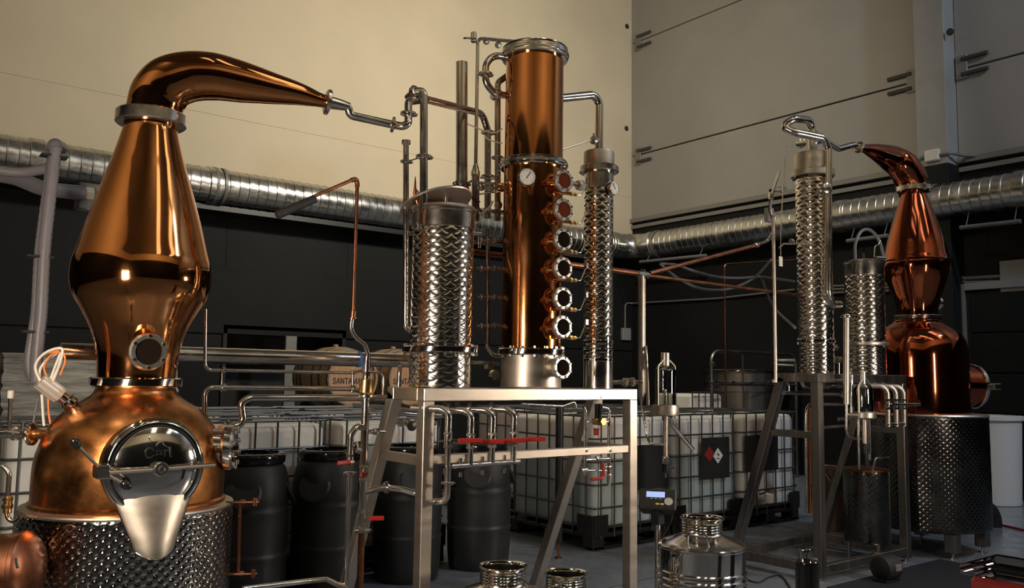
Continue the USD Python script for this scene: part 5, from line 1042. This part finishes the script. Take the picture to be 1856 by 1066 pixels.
# dark mat, motor, hoses and tub at the right
m0, m1_ = at(1512, 1066, z=.004), at(1580, 1022, z=.004)
solo('floor_mat', quadbox(5.75, 7.45, 2.35, 3.60, .001, .012, .003), 'mat', 'dark flat mat on the floor in front of the right hand stand', 'mat')
o = at(1580, 1045, z=.02); o = V3(o[0], 3.45, .012)
t = thing('pump_motor', 'round black pump motor lying on the mat under the right hand stand', 'motor', o); part(t, 'body', lathe([(.05, 0), (.085, .01), (.09, .04), (.09, .16), (.075, .18), (.03, .185)], 32, True, (1, -.1, 0), o+V3(-.1, 0, .10)), 'rubber')
part(t, 'base', quadbox(o[0]-.1, o[0]+.1, o[1]-.06, o[1]+.06, .013, .03), 'black'); part(t, 'terminal_box', block(.08, .02, .05, o+V3(0, -.095, .11), .004), 'hose_grey')
o = at(1798, 955, z=.0)
t = thing('rubber_elbow', 'fat black rubber hose elbow on the floor at the right', 'hose', o); part(t, 'elbow', tube([o+V3(-.28, .1, .18), o+V3(-.05, .02, .20), o+V3(.03, 0, .10), o+V3(.03, 0, .0)], .085, .15, 20), 'rubber')
a = [at(1800, 948, z=.01), at(1830, 955, z=.01), at(1856, 961, z=.01), at(1900, 972, z=.01)]
solo('red_hose', hose(a, .012), 'redglass', 'thin red hose lying on the floor at the right edge', 'hose')
tb = at(1822, 905, z=0); tb = V3(tb[0]-.55, tb[1]-.1, 0)
t = thing('white_tub', 'tall white plastic tub by the right wall beside the copper still', 'tub', tb); zt_ = at(1815, 752, y=tb[1])[2]
part(t, 'body', lathe([(.29, .0), (.30, .01), (.335, zt_-.05), (.325, zt_-.045), (.29, .03), (0, .03)], 56, False, o=tb), 'white_tub', 40); part(t, 'rim', hollow(.32, .36, zt_-.06, zt_, 56, .006, o=tb), 'white_tub')
# red lidded box at the lower right corner
o = at(1822, 1046, d=3.2)
t = thing('red_box', 'red plastic box with a clear lid at the lower right corner', 'box', o)
part(t, 'box', block(.26, .22, .16, o+V3(.03, -.02, -.075), .02, frame((0, 0, 1))), 'redglass'); part(t, 'clear_lid', rbox(o[0]-.14, o[0]+.18, o[1]-.15, o[1]+.11, o[2]+.008, o[2]+.05, .02), glass('lid_film', (.8, .74, .72)), 40); part(t, 'stand', quadbox(o[0]-.1, o[0]+.16, o[1]-.13, o[1]+.09, 0, o[2]-.157), 'black')
# steel vat with its guard frame, far behind the right row
vo = at(1345, 690, y=8.6); vo = V3(vo[0], 8.6, 0); H = lambda py, y=8.0: at(1345, py, y=y)[2]
t = thing('steel_vat', 'wide dark steel vat standing behind the right row of caged tanks', 'vat', vo)
part(t, 'shell', lathe([(.56, .0), (.60, .02), (.60, H(712)), (.61, H(711)), (.61, H(708)), (.60, H(707)), (.60, H(694)), (.62, H(693)), (.62, H(671)), (.58, H(669)), (0, H(667))], 64, True, o=vo), 'brushed'); part(t, 'lid_rim', hollow(.60, .66, H(673), H(670), 64, .004, o=vo), 'jacket')
for k in range(8): a = PI+k*PI/7; part(t, 'rim_clip', block(.03, .05, .05, vo+V3(.625*math.cos(a), .625*math.sin(a), H(694)), .004), 'jacket')
gy = 7.88
t = thing('guard_frame', 'rounded steel tube frame standing in front of the dark vat', 'frame', at(1360, 738, y=gy))
fr_ = [V3(at(1291, 700, y=gy)[0], gy, 0), V3(at(1289, 636, y=gy)[0], gy, at(1289, 636, y=gy)[2]), V3(at(1442, 637, y=gy)[0], gy, at(1289, 636, y=gy)[2]), V3(at(1442, 700, y=gy)[0], gy, 0)]
part(t, 'tube', tube(fr_, .026, .16), 'brushed'); zr_ = at(1340, 697, y=gy)[2]; part(t, 'mid_rail', cyl(V3(fr_[0][0], gy, zr_), V3(fr_[3][0], gy, zr_), .020), 'brushed'); part(t, 'bar', cyl(V3(at(1347, 660, y=gy)[0], gy, 0), V3(at(1346, 640, y=gy)[0], gy, fr_[1][2]), .012), 'cage')
part(t, 'hinge', cat(*[cyl(fr_[0]+V3(0, -.03, z), fr_[0]+V3(0, .03, z), .04) for z in (at(1289, 660, y=gy)[2], at(1289, 694, y=gy)[2])]), 'cage')
o = at(1262, 734, y=8.4); zq = at(1262, 714, y=8.4)[2]
t = thing('caged_container', 'small white caged container behind the right row of tanks', 'tank', V3(o[0], 8.4, 0)); part(t, 'tank_body', rbox(o[0]-.36, o[0]+.36, 8.2, 8.9, .2, zq, .05), 'hdpe', 40); part(t, 'pallet', quadbox(o[0]-.4, o[0]+.4, 8.15, 8.95, 0, .19), 'black')
for k in range(6): x = o[0]-.36+k*.144; part(t, 'cage_bar', cyl((x, 8.17, .19), (x, 8.17, zq+.03), .009, 8), 'cage')
for z in (zq-.25, zq+.03): part(t, 'cage_hoop', cyl((o[0]-.38, 8.17, z), (o[0]+.38, 8.17, z), .011, 8), 'cage')

# ---------------------------------------------------------------- hoses, conduits and boxes
yh = 4.9
t = thing('cable_loom', 'pair of grey corrugated conduits hanging from the ceiling duct behind the big still', 'conduit', at(75, 700, y=yh))
for i, (pts, r) in enumerate((([(98, 272), (92, 300), (78, 400), (70, 470), (65, 560), (58, 610), (52, 660), (60, 690)], .024), ([(101, 268), (97, 300), (88, 380), (80, 460), (75, 560), (70, 610), (66, 660), (66, 692)], .031))):
    c = spline([at(*p, y=yh-.03*i) for p in pts], 14); rr_ = np.where(np.arange(len(c)) % 2, r, r*.93)
    part(t, 'corrugated_hose', sweep(c, rr_, 12), 'hose_grey', 60)
for p in ((98, 284), (72, 466), (63, 602)): o = at(*p, y=yh-.015); part(t, 'cable_tie', block(.125, .075, .012, o, .003), 'rubber')
part(t, 'top_bend', tube([at(99, 272, y=yh), at(99, 266, y=yh)+V3(0, .0, .01), at(110, 268, y=yh+.25)], .036, .04), 'hose_grey')
run('grey_conduit', 'thick grey conduit sloping down to the junction box beside the helmet', [at(-20, 312, y=5.1), at(30, 322, y=5.2), at(75, 342, y=5.3), at(150, 350, y=5.4)], .042, .3, 'hose_grey')
run('grey_conduit', 'thin pair of grey conduits sagging to the tied hoses at the left', [at(-20, 307, y=5.1), at(40, 314, y=5.05), at(92, 304, y=4.95)], .026, .2, 'hose_grey')
o = at(172, 360, y=5.45)
t = thing('junction_box', 'grey junction box half hidden behind the big still helmet', 'box', o); part(t, 'box', block(.20, .10, .16, o, .008), 'conduit'); part(t, 'gland', cat(hexnut(at(153, 350, y=5.4), XD, .04, .05), cyl(at(158, 370, y=5.42), at(158, 380, y=5.42), .02)), 'aluminium')
def hung(t, pts):
    for p in pts: part(t, 'hanger_rod', cyl(p, V3(p[0]+.12, p[1], 3.80), .008, 8), 'conduit')
def wallrun(name, label, pts, r=.018, m_='conduit', bend=.12): return run(name, label, pts, r, bend, m_)
WX = WALL_X-.05
wallrun('wall_conduit', 'grey conduit on the right wall rising from a small box and running right', [at(1133, 600, y=WALL_Y-.05), at(1133, 549, y=WALL_Y-.05), V3(WX, WALL_Y-.05, at(1133, 549, y=WALL_Y-.05)[2]), at(1300, 541, x=WX), at(1440, 525, x=WX)])
def wbox(px, py, w, h, label, x=WX, y=None):
    o = at(px, py, x=x) if y is None else at(px, py, y=y); solo('wall_box', block(.09, w, h, o, .01) if y is None else block(w, .09, h, o, .01), 'box', label, 'box')
wbox(1134, 606, .22, .24, 'small grey box below the conduit behind the slim condenser', y=WALL_Y-.05)
o1 = at(1843, 500, x=WX)
wbox(1845, 500, .42, .42, 'grey switch box on the right wall at the edge of the view')
wallrun('wall_conduit', 'upper of two conduits running to the switch box at the right', [at(1705, 500, x=WX), at(1722, 499, x=WX), at(1750, 505, x=WX), at(1830, 500, x=WX)], .028)
wallrun('wall_conduit', 'lower of two conduits running to the switch box at the right', [at(1705, 509, x=WX), at(1725, 508, x=WX), at(1755, 512, x=WX), at(1830, 509, x=WX)], .022)
wallrun('wall_conduit', 'conduit dropping below the switch box at the right', [at(1847, 515, x=WX), at(1848, 582, x=WX)], .03)
wallrun('wall_conduit', 'short level pipe stub low on the right wall, upper one', [at(1834, 581, x=WX), at(1850, 580, x=WX)], .03); wallrun('wall_conduit', 'short level pipe stub low on the right wall, lower one', [at(1834, 598, x=WX), at(1850, 597, x=WX)], .03)
wbox(1718, 543, .30, .14, 'pale grey box on the right wall beside the copper helmet')
wallrun('wall_conduit', 'grey conduit running from the pillar box along the trim to the right', [at(1690, 283, x=WALL_X-.38), at(1722, 277, x=WALL_X-.38), at(1745, 282, x=WX-.1), at(1775, 283, x=WX), at(1860, 270, x=WX)], .02)
wallrun('wall_conduit', 'grey conduit bending down at the left of the pillar box', [at(1690, 283, x=WALL_X-.38), at(1668, 287, x=WALL_X-.38), at(1661, 300, x=WALL_X-.2)], .02)
o = at(1690, 282, x=WALL_X-.38); solo('wall_box', block(.08, .2, .16, o, .01), 'tag', 'small pale box on the pillar above its dark foot', 'box')
hung(wallrun('tube_lamp', 'unlit grey tube fixture on brackets under the left part of the right duct', [at(1160, 475, x=WX-.5), at(1280, 463, x=WX-.5)], .03), (at(1160, 475, x=WX-.5)*.9+at(1280, 463, x=WX-.5)*.1, at(1160, 475, x=WX-.5)*.1+at(1280, 463, x=WX-.5)*.9)); hung(wallrun('tube_lamp', 'unlit grey tube fixture on brackets under the duct at the right', [at(1740, 413, x=WX-.5), at(1850, 401, x=WX-.5)], .03), (at(1740, 413, x=WX-.5)*.9+at(1850, 401, x=WX-.5)*.1, at(1740, 413, x=WX-.5)*.1+at(1850, 401, x=WX-.5)*.9))
hung(wallrun('tube_lamp', 'short grey tube behind the second condenser', [at(1535, 437, x=WX-.5), at(1610, 427, x=WX-.5)], .03), (at(1535, 437, x=WX-.5)*.9+at(1610, 427, x=WX-.5)*.1, at(1535, 437, x=WX-.5)*.1+at(1610, 427, x=WX-.5)*.9))
for i, pts in enumerate(([(1196, 478), (1230, 505), (1270, 523), (1320, 524), (1365, 505), (1398, 471)], [(1196, 478), (1225, 480), (1260, 492), (1300, 502), (1340, 504), (1380, 502), (1440, 510)], [(1380, 502), (1390, 530), (1405, 560), (1441, 594)])):
    solo('sagging_cable', hose([at(*p, y=5.0) for p in pts[:-1]]+[at(*pts[-1], y=3.9 if i == 2 else 4.6)], .0115), 'conduit', ('grey cable sagging in a deep bow between the posts', 'grey cable sagging in a shallow bow toward the right hand condenser', 'grey cable slanting down to the right hand condenser')[i], 'cable')
fp0, fp1 = at(1313, 479, y=6.83), at(1468, 470, y=6.83)
run('thin_copper_pipe', 'thin copper pipe arching from behind the tanks to behind the tall right condenser', [V3(fp0[0], 6.83, 0), fp0, fp1, V3(fp1[0], 6.83, 0)], .011, .06, 'copper_pipe')
for i, p in enumerate(((1595, 515), (1595, 521), (1595, 527))): wallrun('wall_conduit', ('topmost','middle','lowest')[i]+' of the three short conduits left of the red still helmet', [at(1500, p[1]+4, x=WX), at(1612, p[1], x=WX)], .02)
solo('floor_cable', hose([at(*p, z=.006) for p in ((1350, 1050), (1375, 1056), (1395, 1046), (1415, 1044), (1430, 1062), (1440, 1085))], .006), 'rubber', 'thin black cable on the floor left of the right hand stand', 'cable')
# things at the left edge
yl = 3.6
lz = [at(-30, 787, d=3.72), at(12, 785, d=3.72), at(40, 787, d=3.72)]
t = thing('inlet_valve', 'steel valve with an upright stem at the left edge beside the big still', 'valve', lz[1])
part(t, 'tube', tube(lz, .022, .05), 'steel'); part(t, 'union', [hexnut(at(20, 786, d=3.72), XD, .034, .03), hexnut(at(44, 786, d=3.72), XD, .032, .02)], 'steel'); part(t, 'stem', cyl(at(17, 780, d=3.72), at(19, 712, d=3.72), .008), 'steel'); part(t, 'stem_cap', cyl(at(19, 722, d=3.72), at(20, 708, d=3.72), .013), 'tag'); part(t, 'second_stem', cyl(at(42, 782, d=3.72), at(43, 765, d=3.72), .010), 'steel')
run('brass_drain', 'bent steel tube with a brass coupling at the left edge', [at(-10, 846, d=3.55), at(8, 845, d=3.55), at(17, 860, d=3.55), at(12, 925, d=3.55), at(14, 942, d=3.55), at(30, 947, d=3.55), at(37, 937, d=3.55)], .010, .03)
t = thing('brass_coupling', 'ribbed brass coupling on the bent tube at the left edge', 'coupling', at(13, 918, d=3.55)); part(t, 'body', cat(cyl(at(13, 930, d=3.55), at(15, 900, d=3.55), .017), hexnut(at(13, 922, d=3.55), UP, .022, .018), hexnut(at(14, 908, d=3.55), UP, .020, .012)), 'brass')
o = at(-20, 1035, d=3.3)
t = thing('copper_drum', 'copper drum end at the lower left corner beside the dimpled jacket', 'vessel', o); part(t, 'shell', lathe([(.12, -.3), (.135, -.29), (.135, .12), (.142, .125), (.142, .14), (.11, .17), (0, .19)], 48, True, V3(.55, -.35, .05), o), 'copper_pipe'); part(t, 'bolt', cyl(at(29, 1010, d=3.18), at(32, 1030, d=3.18), .006), 'steel'); part(t, 'support', cyl(V3(o[0], o[1], 0), o-V3(0, 0, .1), .04), 'black')
